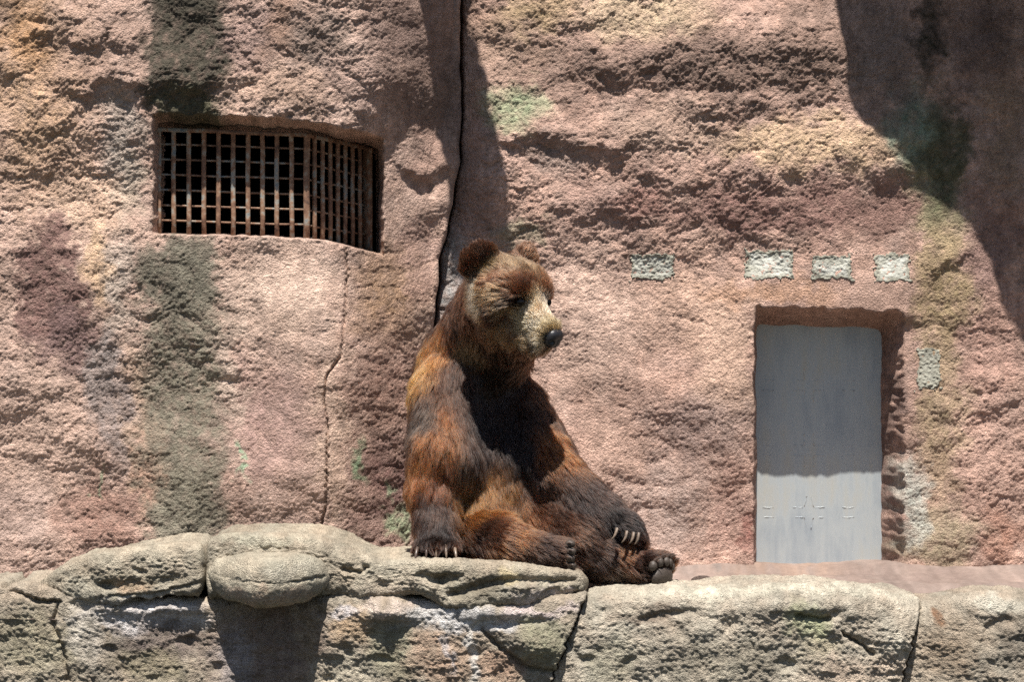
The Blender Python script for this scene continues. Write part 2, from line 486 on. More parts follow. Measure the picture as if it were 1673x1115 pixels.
WALL_L_BLOBS = [
    (60, 150, 90, 190, (196, 154, 112), .65, .6), (40, 60, 40, 60, (205, 150, 92), .7, .6), (160, 90, 90, 90, (168, 134, 116), .6, .6), (20, 10, 60, 40, (130, 100, 70), .6, .6),
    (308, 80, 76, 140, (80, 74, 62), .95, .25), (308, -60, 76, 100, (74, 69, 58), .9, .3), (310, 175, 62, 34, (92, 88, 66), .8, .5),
    (400, 60, 50, 60, (150, 120, 112), .6, .6), (460, 50, 36, 60, (150, 112, 88), .6, .6), (520, 70, 50, 60, (112, 100, 92), .6, .6), (450, 150, 90, 40, (180, 146, 122), .6, .6), (580, 130, 60, 60, (164, 134, 122), .6, .6),
    (700, 100, 70, 200, (132, 106, 96), .7, .5), (640, 40, 60, 60, (124, 100, 92), .6, .6), (715, 250, 40, 60, (178, 140, 122), .6, .6),  # dark ovals also carry the shade of the face turning to the crevice
    (195, 230, 40, 90, (168, 158, 146), .6, .6), (150, 330, 80, 60, (204, 166, 134), .6, .6), (215, 300, 26, 70, (190, 172, 150), .5, .6),
    (76, 470, 58, 110, (132, 98, 90), .95, .22), (110, 560, 48, 64, (132, 102, 98), .9, .35), (160, 430, 24, 70, (214, 174, 130), .7, .5), (60, 700, 80, 110, (200, 166, 146), .7, .6),
    (196, 470, 30, 90, (182, 168, 152), .6, .6), (170, 590, 24, 70, (138, 134, 134), .6, .6), (190, 690, 46, 90, (144, 130, 126), .7, .5), (30, 840, 70, 70, (160, 136, 126), .6, .6), (170, 840, 80, 60, (154, 112, 96), .7, .5), (220, 640, 26, 80, (196, 160, 130), .6, .6), (240, 760, 20, 110, (190, 146, 116), .6, .5),
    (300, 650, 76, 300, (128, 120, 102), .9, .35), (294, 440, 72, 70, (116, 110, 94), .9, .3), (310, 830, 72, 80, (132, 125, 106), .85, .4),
    (460, 480, 90, 90, (212, 180, 158), .7, .6), (440, 700, 80, 110, (170, 134, 124), .75, .6), (480, 830, 60, 50, (182, 150, 136), .6, .6), (380, 580, 20, 120, (206, 180, 160), .6, .6), (545, 700, 18, 190, (206, 172, 148), .6, .6),
    (640, 480, 70, 90, (160, 124, 92), .85, .6), (635, 640, 70, 100, (148, 112, 96), .85, .6), (635, 800, 70, 90, (132, 96, 88), .85, .6),  # side face's brown and purple, darkened further as it turns from the sun
    (585, 760, 9, 40, (128, 160, 118), .8, .7), (656, 860, 14, 44, (140, 156, 118), .8, .7), (625, 815, 9, 18, (140, 165, 125), .7, .7), (402, 765, 9, 22, (140, 176, 138), .8, .7), (385, 735, 5, 14, (140, 176, 138), .8, .7), (155, 800, 6, 22, (140, 170, 130), .6, .7),
    (680, 430, 30, 80, (176, 138, 124), .6, .6),
]
def build_left_wall():
    us = axis(-1500, -90, 640, 640, 1.95)
    us = np.concatenate([us[us < 640], np.arange(640, 751, 1.95)])
    tailn = 8
    vs = axis(-1750, -60, 990, 1000, 1.95)
    s, v = np.meshgrid(np.concatenate([us, np.full(tailn, 750.0)]).astype(np.float32), vs)
    uc = crevice_u(v)
    u = np.where(s > 640, 640 + (s - 640) * (uc - 640) / 110.0, s)
    k = kf(YL)
    X = (u - 836.5) * k; Z = ZC - (v - 557.5) * k
    h = left_height(u, v, X, Z)
    t = left_window_t(u, v)
    Y = left_base(u, v) - h
    Yin = np.where(u < 500, YL + 0.25, np.minimum(YL + 0.25 + (u - 500) * 0.0030, 0.22))
    Y = Y * (1 - t ** 1.15) + Yin * t ** 1.15
    # rounded end that turns into the crevice
    e = np.clip((uc - u) / 9.0, 0, 1)
    Y = Y + 0.03 * (1 - np.sqrt(np.clip(1 - (1 - e) ** 2, 0, 1)))
    tail = np.zeros_like(s); tail[:, -tailn:] = np.linspace(0.2, 1, tailn)
    Y = Y + 0.16 * tail; X = X - 0.012 * tail
    verts = np.stack([X, Y, Z], -1).reshape(-1, 3)
    c = paint(u, v, WALL_L_BASE, WALL_L_BLOBS).reshape(-1, 3)
    keep = ~(t > 0.999)
    kq = keep[:-1, :-1] | keep[1:, :-1] | keep[:-1, 1:] | keep[1:, 1:]
    q = grid_quads(len(vs), len(us) + tailn, keep=kq)[:, ::-1]
    o = mesh_from("rock_wall", verts, q, M_WALL, colour=c)
    tag(o, "painted rock wall with green streaks around the barred window", "wall")
    return o
wall_left = build_left_wall()

# dark den behind the bars
def build_den():
    plan = [(P(225, 0, 0)[0], YL + 0.21), (P(505, 0, 0)[0], YL + 0.21), (P(650, 0, 0)[0], 0.16), (P(650, 0, 0)[0], 2.4), (P(225, 0, 0)[0], 2.4)]
    z1 = P(0, 170, 0)[2]; z0 = P(0, 560, 0)[2]
    v = [(x, y, z) for z in (z0, z1) for x, y in plan]
    me = bpy.data.meshes.new("den_interior")
    me.from_pydata(v, [], [(4, 3, 2, 1, 0), (5, 6, 7, 8, 9), (2, 3, 8, 7), (3, 4, 9, 8), (4, 0, 5, 9)])
    me.materials.append(M_DARK)
    o = bpy.data.objects.new("den_interior", me); COL.objects.link(o)
    tag(o, kind="structure")
build_den()

# ---- unseen rock above the frame, outlined from the big shadows it throws
def poly_sdf(x, z, pts):
    d = np.full(x.shape, 1e9); s = np.ones(x.shape)
    n = len(pts)
    for i in range(n):
        ax, az = pts[i]; bx, bz = pts[i - 1]
        ex, ez = bx - ax, bz - az
        wx, wz = x - ax, z - az
        t = np.clip((wx * ex + wz * ez) / (ex * ex + ez * ez), 0, 1)
        d = np.minimum(d, (wx - ex * t) ** 2 + (wz - ez * t) ** 2)
        c1 = z >= az; c2 = z < bz; c3 = ex * wz > ez * wx
        flip = (c1 & c2 & c3) | (~c1 & ~c2 & ~c3)
        s = np.where(flip, -s, s)
    return s * np.sqrt(d)

def surface_nets(F, org, h):
    nx, ny, nz = F.shape
    ins = F < 0
    cnt = np.zeros((nx - 1, ny - 1, nz - 1), np.int8)
    for a in (0, 1):
        for b in (0, 1):
            for c in (0, 1):
                cnt += ins[a:nx - 1 + a, b:ny - 1 + b, c:nz - 1 + c]
    act = (cnt > 0) & (cnt < 8)
    I, J, K = np.nonzero(act)
    idx = np.full(act.shape, -1, np.int32); idx[I, J, K] = np.arange(len(I))
    pos = np.zeros((len(I), 3)); num = np.zeros(len(I))
    corners = [(a, b, c) for a in (0, 1) for b in (0, 1) for c in (0, 1)]
    for c0 in corners:
        for ax in range(3):
            if c0[ax]: continue
            c1 = list(c0); c1[ax] = 1
            f0 = F[I + c0[0], J + c0[1], K + c0[2]]; f1 = F[I + c1[0], J + c1[1], K + c1[2]]
            m = (f0 < 0) != (f1 < 0)
            t = np.where(m, f0 / np.where(m, f0 - f1, 1), 0)
            p = np.array(c0, float)[None].repeat(len(I), 0); p[:, ax] += t
            pos += p * m[:, None]; num += m
    pos = pos / num[:, None] + np.stack([I, J, K], 1)
    V = np.array(org) + pos * h
    quads = []
    for ax in range(3):
        o1, o2 = [(1, 2), (2, 0), (0, 1)][ax]
        sl0 = [slice(None)] * 3; sl1 = [slice(None)] * 3
        sl0[ax] = slice(0, -1); sl1[ax] = slice(1, None)
        ch = ins[tuple(sl0)] != ins[tuple(sl1)]
        A = np.array(np.nonzero(ch))
        ok = (A[o1] > 0) & (A[o2] > 0) & (A[o1] < F.shape[o1] - 1) & (A[o2] < F.shape[o2] - 1)
        A = A[:, ok]
        inside0 = ins[A[0], A[1], A[2]]
        def cell(d1, d2):
            B = A.copy(); B[o1] -= d1; B[o2] -= d2
            return idx[B[0], B[1], B[2]]
        q = np.stack([cell(1, 1), cell(0, 1), cell(0, 0), cell(1, 0)], 1)
        q[~inside0] = q[~inside0][:, ::-1]
        quads.append(q)
    Q = np.concatenate(quads); Q = Q[(Q >= 0).all(1)]
    return V, Q

def overhang(shadow, Yr, label, Yb=0.12, fin=None):
    k = kf(0)
    t = -Yr / LDIR.y
    pts = [((x - 836.5) * k - LDIR.x * t, ZC - (y - 557.5) * k - LDIR.z * t) for x, y in shadow]
    pa = np.array(pts); h = 0.022
    lo = np.array((pa[:, 0].min() - .08, Yr - .08, pa[:, 1].min() - .08)); hi = np.array((pa[:, 0].max() + .08, Yb + .08, pa[:, 1].max() + .08))
    n = np.ceil((hi - lo) / h).astype(int)
    x = lo[0] + np.arange(n[0]) * h; y = lo[1] + np.arange(n[1]) * h; z = lo[2] + np.arange(n[2]) * h
    XX, ZZ = np.meshgrid(x, z, indexing='ij')
    d2 = poly_sdf(XX, ZZ, pts) + 0.02 * n2(XX * 7, ZZ * 7) + 0.008 * n2(XX * 20, ZZ * 20)
    dy = np.abs(y - (Yr + Yb) / 2) - (Yb - Yr) / 2
    r = 0.03
    A = np.maximum(d2[:, None, :] + r, 0); B = np.maximum(dy[None, :, None] + r, 0)
    F = np.sqrt(A * A + B * B) + np.minimum(np.maximum(d2[:, None, :] + r, dy[None, :, None] + r), 0) - r
    if fin:
        # only a thin blade reaches down; above, a block ties it back to the wall
        YY = y[None, :]
        F = np.empty(n, np.float32)
        top = pa[:, 1].max()
        for j in range(n[1]):
            z2 = ZZ + SLOPE * (y[j] - Yr)
            dj = poly_sdf(XX, z2, pts) + 0.03 * n2(XX * 7, z2 * 7) + 0.012 * n2(XX * 20, z2 * 20)
            blade = np.maximum(dj, abs(y[j] - (Yr + fin / 2)) - fin / 2)
            blk = np.maximum.reduce([np.abs(XX - pa[:, 0].mean()) - 0.2, (top - 0.45) - ZZ, ZZ - top, np.full_like(XX, abs(y[j] - (Yr + Yb) / 2) - (Yb - Yr) / 2)])
            F[:, j, :] = np.minimum(blade, blk)
    V, Q = surface_nets(F.astype(np.float32), lo, h)
    uu = V[:, 0] / k + 836.5; vv = -(V[:, 2] - ZC) / k + 557.5
    c = paint(uu.astype(np.float32), vv.astype(np.float32), (150, 118, 104), [])
    V = V + (0.02 * n3(V * 6) + 0.01 * n3(V * 17))[:, None] * np.array((0.3, -1, 0.3))
    o = mesh_from("shadow_overhang", V, Q, M_WALL, colour=c)
    tag(o, label, "rock")
overhang([(1362, 0), (1370, 100), (1382, 190), (1402, 245), (1428, 274), (1486, 312), (1545, 362), (1590, 412), (1632, 500), (1673, 582), (1740, 690), (2300, 760), (2300, -420), (1345, -420)], -0.80,
         "broad unseen rock overhang shaped to shade the wall above the steel door")
overhang([(770, 0), (784, 80), (796, 150), (806, 230), (822, 290), (836, 360), (842, 410), (830, 450), (800, 470), (772, 455), (745, 400), (738, 330), (720, 250), (700, 200), (664, 180), (640, 120), (652, 60), (640, -10), (650, -500), (760, -500)], -0.85,
         "narrow unseen rock fin shaped to cast the shadow beside the crevice", fin=0.12)

# ------------------------------------------------------------------ shelf floor, ledge rocks, moat
def build_floor():
    xs = axis(-3.4, -2.3, 2.3, 3.6, 0.012); ys = axis(-1.22, -1.22, 0.40, 0.40, 0.012)
    x, y = np.meshgrid(xs, ys)
    z = 0.004 + 0.016 * fbm2(x * 2.2, y * 3.0, 3) + 0.004 * n2(x * 20, y * 26)
    z = z - 0.10 * sm(-0.72, -0.95, y)
    z = z + 0.035 * sm(-0.16, 0.05, y) * sm(0.4, 0.7, x)
    u = x / kf(-0.4) + 836.5; v = 940 + y * 60
    c = paint(u.astype(np.float32), v.astype(np.float32), (206, 174, 158), [(1300, 940, 120, 14, (216, 170, 138), .6, .6), (1180, 950, 60, 10, (186, 170, 162), .6, .6), (1500, 930, 150, 18, (196, 162, 148), .6, .6), (200, 940, 500, 80, (150, 140, 120), .6, .5)], gain=0.36, sat=.65)
    o = mesh_from("ledge_floor", np.stack([x, y, z], -1).reshape(-1, 3), grid_quads(len(ys), len(xs)), rock_material("smooth_pink_screed", 0.2, 0.12), colour=c.reshape(-1, 3))
    tag(o, kind="structure")
build_floor()

def ledge(name, label, u0, u1, top, bot, front, Yref=-1.25, R=0.05, back=-0.75, amp=1.0, base=(160, 153, 128), blobs=(), endw=30.0, cracks=(), lumps=(), vfine=1140.0, cat="rock", step=1.95, group=None, pits=1.0, lean=(0.0, 0.0)):
    """a rock with given top line, bottom line (pixels at Yref), front depth and rounded edges, as one closed solid"""
    us = np.arange(u0, u1 + step, step, dtype=np.float32)
    k = kf(Yref)
    def line(pts, x):
        a = np.array(pts, float); return np.interp(x, a[:, 0], a[:, 1])
    # smooth the control lines
    def smooth(y, n=9):
        kk = np.hanning(n + 2)[1:-1]; kk /= kk.sum()
        yp = np.concatenate([np.full(n, y[0]), y, np.full(n, y[-1])])
        return np.convolve(yp, kk, 'same')[n:-n]
    zt = ZC - (smooth(line(top, us)) - 557.5) * k
    zb = ZC - (smooth(line(bot, us)) - 557.5) * k
    yf = smooth(line(front, us), 15)
    R_ = np.minimum(R, (zt - zb) * 0.49)
    dend = np.minimum(us - u0, u1 - us) / endw
    e = np.sqrt(np.clip(1 - (1 - np.clip(dend, 0, 1)) ** 2, 0, 1))
    hs = step * k
    ntop = max(6, int((np.mean(-yf) + back) / hs)); narc = max(7, int(R * 1.57 / hs))
    zmin_f = ZC - (vfine - 557.5) * k
    face_f = int(max(6, (zt.max() - max(zmin_f, zb.min())) / hs))
    deep = zb.min() < zmin_f - 0.05
    rows = []
    def add(yy, zz, ny, nz): rows.append((yy, zz, np.full_like(us, ny), np.full_like(us, nz)))
    for i in range(ntop):
        f = i / ntop
        add(back + (yf + R_ - back) * f, zt, 0, 1)
    for i in range(narc + 1):
        a = math.pi / 2 * i / narc
        add(yf + R_ - R_ * math.sin(a), zt - R_ + R_ * math.cos(a), -math.sin(a), math.cos(a))
    z_s = zt - R_; z_e = zb + R_
    if deep:
        zm = np.full_like(us, zmin_f)
        for i in range(1, face_f + 1): add(yf, z_s + (zm - z_s) * i / face_f, -1, 0)
        for i in range(1, 13): add(yf, zm + (z_e - zm) * (i / 12) ** 1.5, -1, 0)
    else:
        for i in range(1, face_f): add(yf, z_s + (z_e - z_s) * i / face_f, -1, 0)
    nb = narc if not deep else 4
    for i in range(nb + 1):
        a = math.pi / 2 * i / nb
        add(yf + R_ - R_ * math.cos(a), zb + R_ - R_ * math.sin(a), -math.cos(a), -math.sin(a))
    for i in range(1, 8): add(yf + R_ + (back - yf - R_) * i / 7, zb, 0, -1)
    Y = np.array([r[0] for r in rows]); Zz = np.array([r[1] for r in rows]); NY = np.array([r[2] for r in rows]); NZ = np.array([r[3] for r in rows])
    U = np.broadcast_to(us, Y.shape)
    zc = (zt + zb) / 2 if not deep else zt - 0.25
    # ends: draw in towards the core
    Y = back + (Y - back) * (0.82 + 0.18 * e) if not deep else Y + 0.05 * (1 - e)
    if deep:
        Zz = np.where(Zz > zt - 0.1, Zz - 0.03 * (1 - e), Zz)
        Y = Y + 0.12 * (np.clip(dend, 0, 1) <= 0.001)
    else:
        Zz = zc + (Zz - zc) * e
    Vq = np.clip(557.5 - (Zz - ZC) / k, 960, 1300)
    wl = np.clip(1 - (U - u0) / 160.0, 0, 1); wr = np.clip(1 - (u1 - U) / 160.0, 0, 1)
    wob = 7 * n2(Vq / 24.0, Vq * 0 + 3) + 4 * n2(Vq / 8.0, Vq * 0 + 7)
    U = U + ((lean[0] * (Vq - 968) + wob * (lean[0] != 0)) * wl + (lean[1] * (Vq - 968) + wob * (lean[1] != 0)) * wr)
    X = (U - 836.5) * k
    p = np.stack([X, Y, Zz], -1).astype(np.float32)
    q = p + 0.02 * n3(p * 8)[..., None]
    h = 0.026 * n3(p * 2.6 + 4) + 0.018 * n3(p * 6.0)
    h = h + amp * (0.014 * (np.abs(n3(q * 9)) - .22) + 0.0075 * (np.abs(n3(q * 21)) - .22) + 0.0055 * (np.abs(n3(q * 46)) - .22) + 0.0048 * n3(p * 95))
    topness = np.clip(NZ, 0, 1)
    h = h + amp * 0.006 * (np.abs(n3(p * np.array((5, 5, 26)) + 20)) - .2) * (1 - topness)
    h = h * (1 - 0.25 * topness)
    # deep pits
    pit = n3(p * np.array((11, 11, 15)) + 50)
    h = h - pits * 0.02 * sm(0.25, 0.75, pit) * (1 - topness)
    V_ = 557.5 - (Zz - ZC) / k
    for pts, w, dep in cracks:
        dd = polydist(U + 3 * n2(U / 9.0, V_ / 9.0), V_ + 3 * n2(U / 9.0 + 9, V_ / 9.0), pts)
        h = h - dep * np.exp(-(dd / w) ** 2)
    for (lx, ly, rx, ry, a) in lumps:
        h = h + a * np.exp(-((U - lx) / rx) ** 2 - ((V_ - ly) / ry) ** 2)
    Y = Y + NY * h; Zz = Zz + NZ * h
    verts = np.stack([X, Y, Zz], -1).reshape(-1, 3)
    vv = (V_ - 40 * topness * np.clip((Y - yf - 0.05) / .3, 0, 1)).astype(np.float32)
    c = paint(U.astype(np.float32), vv, base, blobs, 0.6, 0.98, 0.74).reshape(-1, 3)
    nr, nc = Y.shape
    qd = grid_quads(nr, nc)
    # close the ring at the back and the two end caps
    i = np.arange(nr * nc).reshape(nr, nc)
    ring = np.stack([i[-1, :-1], i[-1, 1:], i[0, 1:], i[0, :-1]], -1)
    qd = np.concatenate([qd, ring]).astype(np.int32)
    c0 = len(verts)
    ends = np.stack([verts.reshape(nr, nc, 3)[:, 0].mean(0), verts.reshape(nr, nc, 3)[:, -1].mean(0)])
    verts = np.concatenate([verts, ends]); c = np.concatenate([c, c[:2]])
    r = np.arange(nr); rn = (r + 1) % nr
    capA = np.stack([i[r, 0], i[rn, 0], np.full(nr, c0), np.full(nr, c0)], -1)
    capB = np.stack([i[rn, -1], i[r, -1], np.full(nr, c0 + 1), np.full(nr, c0 + 1)], -1)
    o = mesh_from(name, verts, qd, M_LEDGE, colour=c)
    import bmesh
    bm = bmesh.new(); bm.from_mesh(o.data); bm.verts.ensure_lookup_table()
    for cap in (capA, capB):
        for a in cap:
            try: bm.faces.new([bm.verts[int(a[0])], bm.verts[int(a[1])], bm.verts[int(a[2])]])
            except ValueError: pass
    bm.to_mesh(o.data); bm.free()
    tag(o, label, cat, group)
    return o

OLIVE = (166, 154, 132)
ledge("rock_block", "low rock face with pale lime runs beneath the rock slabs", -140, 961,
      [(-140, 958), (55, 956), (120, 972), (345, 978), (545, 970), (700, 980), (770, 992), (850, 980), (960, 966)], [(-140, 1740), (960, 1740)],
      [(-140, -1.20), (340, -1.25), (380, -1.24), (500, -1.24), (560, -1.28), (960, -1.30)], R=0.04, back=-0.5, base=(160, 146, 126),
      blobs=[(60, 1050, 90, 60, (150, 142, 112), .6, .5), (240, 1010, 120, 22, (206, 200, 200), .8, .5), (140, 1030, 30, 60, (188, 180, 168), .6, .6), (270, 1050, 80, 40, (112, 96, 92), .7, .5), (250, 1090, 60, 30, (140, 130, 98), .6, .5),
             (440, 1060, 110, 90, (134, 112, 100), .85, .4), (385, 1080, 30, 60, (150, 146, 150), .5, .6), (500, 1040, 20, 60, (160, 140, 110), .5, .6), (575, 1020, 36, 36, (196, 160, 116), .7, .6), (560, 1000, 30, 14, (206, 200, 204), .7, .5), (640, 990, 50, 12, (210, 190, 176), .7, .5), (640, 1060, 40, 60, (148, 146, 116), .6, .5),  # first oval paints the knob's shadow darker
             (720, 1075, 60, 50, (180, 146, 118), .7, .5), (760, 1010, 120, 22, (204, 202, 202), .8, .5), (775, 1065, 10, 60, (206, 202, 196), .7, .5), (735, 1060, 7, 40, (170, 166, 170), .6, .5), (880, 1000, 70, 14, (208, 188, 184), .8, .5), (890, 1050, 50, 50, (146, 144, 112), .7, .5), (820, 1090, 40, 30, (184, 142, 112), .6, .5), (560, 1100, 50, 40, (196, 186, 160), .5, .6)],
      cracks=[([(790, 1030), (820, 1060), (860, 1090), (905, 1098)], 4, .03), ([(95, 985), (85, 1020), (100, 1060), (110, 1115)], 3.5, .022), ([(0, 955), (60, 985), (90, 985)], 3, .03)],
      lumps=[(640, 1000, 40, 16, .05), (870, 1050, 46, 34, .06), (800, 1000, 70, 10, .03), (250, 995, 90, 10, .03)], endw=5, cat="rock", lean=(0.0, -0.42))
ledge("rock_block", "long weathered grey rock block on the shelf edge before the door", 960, 1514,
      [(962, 972), (1000, 962), (1080, 958), (1151, 962), (1250, 955), (1328, 952), (1399, 960), (1452, 972), (1512, 984)], [(962, 1740), (1512, 1740)],
      [(962, -1.27), (1100, -1.30), (1400, -1.30), (1512, -1.25)], R=0.09, back=-0.78, base=(174, 162, 142),
      blobs=[(1250, 965, 300, 16, (196, 190, 168), .7, .6), (1060, 1005, 60, 14, (120, 100, 84), .6, .6), (1320, 1020, 34, 30, (166, 172, 124), .7, .6), (1340, 1060, 40, 24, (186, 172, 136), .6, .6), (1180, 1080, 120, 40, (146, 138, 118), .6, .6), (1400, 1100, 90, 30, (190, 164, 140), .6, .6), (1000, 1080, 50, 50, (150, 146, 122), .6, .5)],  # first pale oval paints sunlight along the top edge
      cracks=[([(1300, 1005), (1340, 1012), (1352, 1010)], 4, .03), ([(1375, 1035), (1400, 1050), (1425, 1070)], 3, .03), ([(1050, 1012), (1110, 1000)], 8, .02)],
      lumps=[(1450, 1030, 50, 40, .04), (1300, 990, 70, 14, .02)], endw=4, lean=(-0.42, -0.27))
ledge("rock_block", "brown stained rock block ending the shelf past the door", 1513, 1800,
      [(1516, 985), (1569, 978), (1604, 969), (1673, 972), (1800, 975)], [(1516, 1740), (1800, 1740)],
      [(1516, -1.22), (1600, -1.30), (1800, -1.3)], R=0.08, back=-0.78, base=(162, 148, 128),
      blobs=[(1530, 1010, 12, 14, (140, 96, 60), .8, .5), (1550, 1060, 40, 50, (140, 118, 92), .6, .6), (1630, 985, 60, 20, (196, 192, 174), .7, .6), (1660, 1050, 40, 40, (108, 102, 92), .6, .6)], endw=4, lean=(-0.27, 0.0))  # pale grey oval paints the sunlit top
ledge("rock_slab", "rounded grey slab tapering down to the shelf below the green streaks", 48, 337,
      [(48, 964), (70, 945), (95, 926), (125, 912), (200, 899), (290, 889), (337, 890)], [(48, 975), (120, 985), (200, 990), (260, 982), (337, 968)],
      [(48, -1.10), (100, -1.22), (200, -1.29), (337, -1.30)], R=0.05, back=-0.62, base=OLIVE, endw=14,
      blobs=[(220, 955, 40, 16, (190, 150, 110), .6, .6), (240, 945, 90, 14, (120, 114, 94), .5, .6), (200, 985, 80, 10, (196, 190, 184), .6, .5), (140, 960, 40, 20, (176, 170, 150), .5, .6)],
      cracks=[([(140, 930), (150, 955), (200, 958), (300, 945)], 9, .014), ([(180, 975), (250, 975), (330, 950)], 3, .015)])
ledge("rock_slab", "long weathered grey slab that the bear sits on", 333, 962,
      [(333, 884), (360, 874), (400, 871), (480, 873), (530, 883), (570, 901), (610, 914), (683, 911), (748, 915), (800, 921), (845, 927), (900, 929), (945, 933), (962, 945)],
      [(333, 975), (545, 973), (594, 974), (676, 975), (719, 988), (770, 997), (852, 984), (899, 975), (962, 968)],
      [(333, -1.28), (400, -1.26), (550, -1.28), (700, -1.32), (850, -1.33), (962, -1.26)], R=0.045, back=-0.45, base=OLIVE, endw=12,
      blobs=[(640, 960, 60, 12, (176, 158, 138), .5, .6), (830, 945, 22, 14, (196, 176, 124), .7, .6), (780, 960, 40, 18, (112, 104, 84), .6, .6), (900, 968, 60, 8, (208, 190, 182), .7, .5), (720, 940, 30, 14, (116, 108, 86), .5, .5), (420, 885, 90, 10, (180, 176, 152), .5, .6)],
      cracks=[([(690, 940), (720, 948), (745, 944)], 8, .03), ([(740, 970), (790, 955), (840, 945), (900, 950), (935, 945)], 7, .03), ([(562, 930), (590, 935), (600, 925)], 4, .025)])
ledge("rock_outcrop", "smooth rounded rock knob jutting out over its own shadow", 334, 543,
      [(334, 935), (350, 915), (400, 908), (480, 908), (525, 922), (543, 945)], [(334, 940), (345, 960), (370, 984), (420, 988), (500, 979), (543, 952)],
      [(q, -1.28 - .21 * math.sin(math.pi * (q - 330) / 216) ** 1.3) for q in range(334, 546, 8)], Yref=-1.35, R=0.07, back=-1.0, amp=0.45, base=(168, 158, 136), endw=16, pits=0.1,
      blobs=[(430, 970, 90, 10, (190, 160, 134), .6, .6), (470, 935, 50, 10, (184, 176, 156), .5, .6)],
      cracks=[([(345, 940), (400, 948), (470, 952), (530, 945)], 2.5, .004), ([(480, 950), (530, 942)], 2, .012)])
# small stones lying on the shelf
def stone(px, py, Y, r, rgb, label):
    n, m = 14, 10
    th, ph = np.meshgrid(np.linspace(0, 2 * np.pi, n, endpoint=False), np.linspace(0.0, np.pi, m))
    d = np.stack([np.sin(ph) * np.cos(th), np.sin(ph) * np.sin(th), np.cos(ph)], -1)
    rr = 1 + 0.35 * n3(d * 1.7 + px)
    p = P(px, py, Y) + d * rr[..., None] * np.array((r, r * .8, r * .5))
    i = np.arange(n * m).reshape(m, n); j = np.roll(i, -1, 1)
    q = np.stack([i[:-1], i[1:], j[1:], j[:-1]], -1).reshape(-1, 4)
    c = np.ones((n * m, 3)) * lin(*rgb)
    o = mesh_from("stone", p.reshape(-1, 3), q, M_LEDGE, colour=c)
    tag(o, label, "stone")
stone(1150, 953, -0.55, 0.05, (92, 80, 74), "small dark flat stone on the shelf beyond the bear's outstretched foot")

def build_moat():
    v, f = box_data(-40, 40, -60, 0.3, -1.75, -1.6)
    o = mesh_from("ground", v, f, M_MOAT, smooth=False)
    tag(o, kind="structure")
build_moat()

# ------------------------------------------------------------------ window grille
def bar_mesh(name, pa, pb, w, d, mat, parent, nrm=(0, -1, 0)):
    """flat bar between two points, bevelled a little"""
    a = np.array(pa); b = np.array(pb)
    ax = (b - a) / np.linalg.norm(b - a)
    n = np.array(nrm, float); n -= ax * n.dot(ax); n /= np.linalg.norm(n)
    s = np.cross(ax, n)
    bev = min(w, d) * 0.22
    prof = [(-w/2 + bev, -d/2), (w/2 - bev, -d/2), (w/2, -d/2 + bev), (w/2, d/2 - bev), (w/2 - bev, d/2), (-w/2 + bev, d/2), (-w/2, d/2 - bev), (-w/2, -d/2 + bev)]
    nseg = 5
    vs = []
    for i in range(nseg + 1):
        c = a + (b - a) * i / nseg
        jit = RNG.normal(0, 0.0008, 3)
        for (x, y) in prof: vs.append(c + jit + s * x + n * y)
    q = []
    for i in range(nseg):
        for j in range(8):
            q.append((i * 8 + j, i * 8 + (j + 1) % 8, (i + 1) * 8 + (j + 1) % 8, (i + 1) * 8 + j))
    e = nseg * 8
    for o_ in (0, e):
        q += [(o_, o_ + 1, o_ + 2, o_ + 7), (o_ + 2, o_ + 3, o_ + 6, o_ + 7), (o_ + 3, o_ + 4, o_ + 5, o_ + 6)]
    return mesh_from(name, np.array(vs), np.array(q), mat, parent, smooth=False)

def gtop(u): return np.interp(u, [250, 500, 608], [209.5, 219.0, 244.0])
def gbot(u): return np.interp(u, [250, 500, 608], [383.0, 390.0, 413.0])
def gY(u): return np.interp(u, [250, 500, 620], [YL + 0.14, YL + 0.14, YL + 0.14 + 0.33])
def G(u, v, dy=0.0):
    y = float(gY(u)) + dy
    return P(u, v, y)
gr = empty("window_grille", tuple(P(430, 388, YL + 0.14)))
tag(gr, "rusty iron bar grille bent around the corner of the wall opening", "grille")
def under(o):
    o.parent = gr
    o.matrix_parent_inverse = gr.matrix_world.inverted()
bpy.context.view_layer.update()
SIDE_N = (0.90, -0.43, 0)
for x in (260, 284, 308.5, 333, 357, 381, 405, 429, 452.5, 476.5):
    under(bar_mesh("vertical_bar", G(x, gtop(x)), G(x, gbot(x) + 3), 0.0175, 0.016, M_RUST, None))
under(bar_mesh("vertical_bar", G(501, gtop(501)), G(501, gbot(501) + 3), 0.024, 0.024, M_RUST, None))
for x in (514, 527, 539.5, 552, 564, 576, 588):
    under(bar_mesh("vertical_bar", G(x, gtop(x)), G(x, gbot(x) + 3), 0.0165, 0.016, M_RUST, None, (-0.94, -0.34, 0)))
under(bar_mesh("end_plate", G(601, gtop(601)), G(601, gbot(601) + 3), 0.05, 0.008, M_RUST, None, (-0.72, -0.7, 0)))
for i in range(6):
    f = 25.0 * (i + 1)
    under(bar_mesh("horizontal_rod", G(252, gtop(252) + f, 0.014), G(500, gtop(500) + f - 1, 0.014), 0.0075, 0.0075, M_RUST, None))
    under(bar_mesh("horizontal_rod", G(500, gtop(500) + f - 1, 0.014), G(606, gtop(606) + f * 0.94, 0.014), 0.0075, 0.0075, M_RUST, None))
under(bar_mesh("top_rail", G(248, gtop(248) + 1), G(501, gtop(501) + 1), 0.016, 0.022, M_RUST, None))
under(bar_mesh("top_rail", G(501, gtop(501) + 1), G(610, gtop(610) + 1), 0.016, 0.022, M_RUST, None))

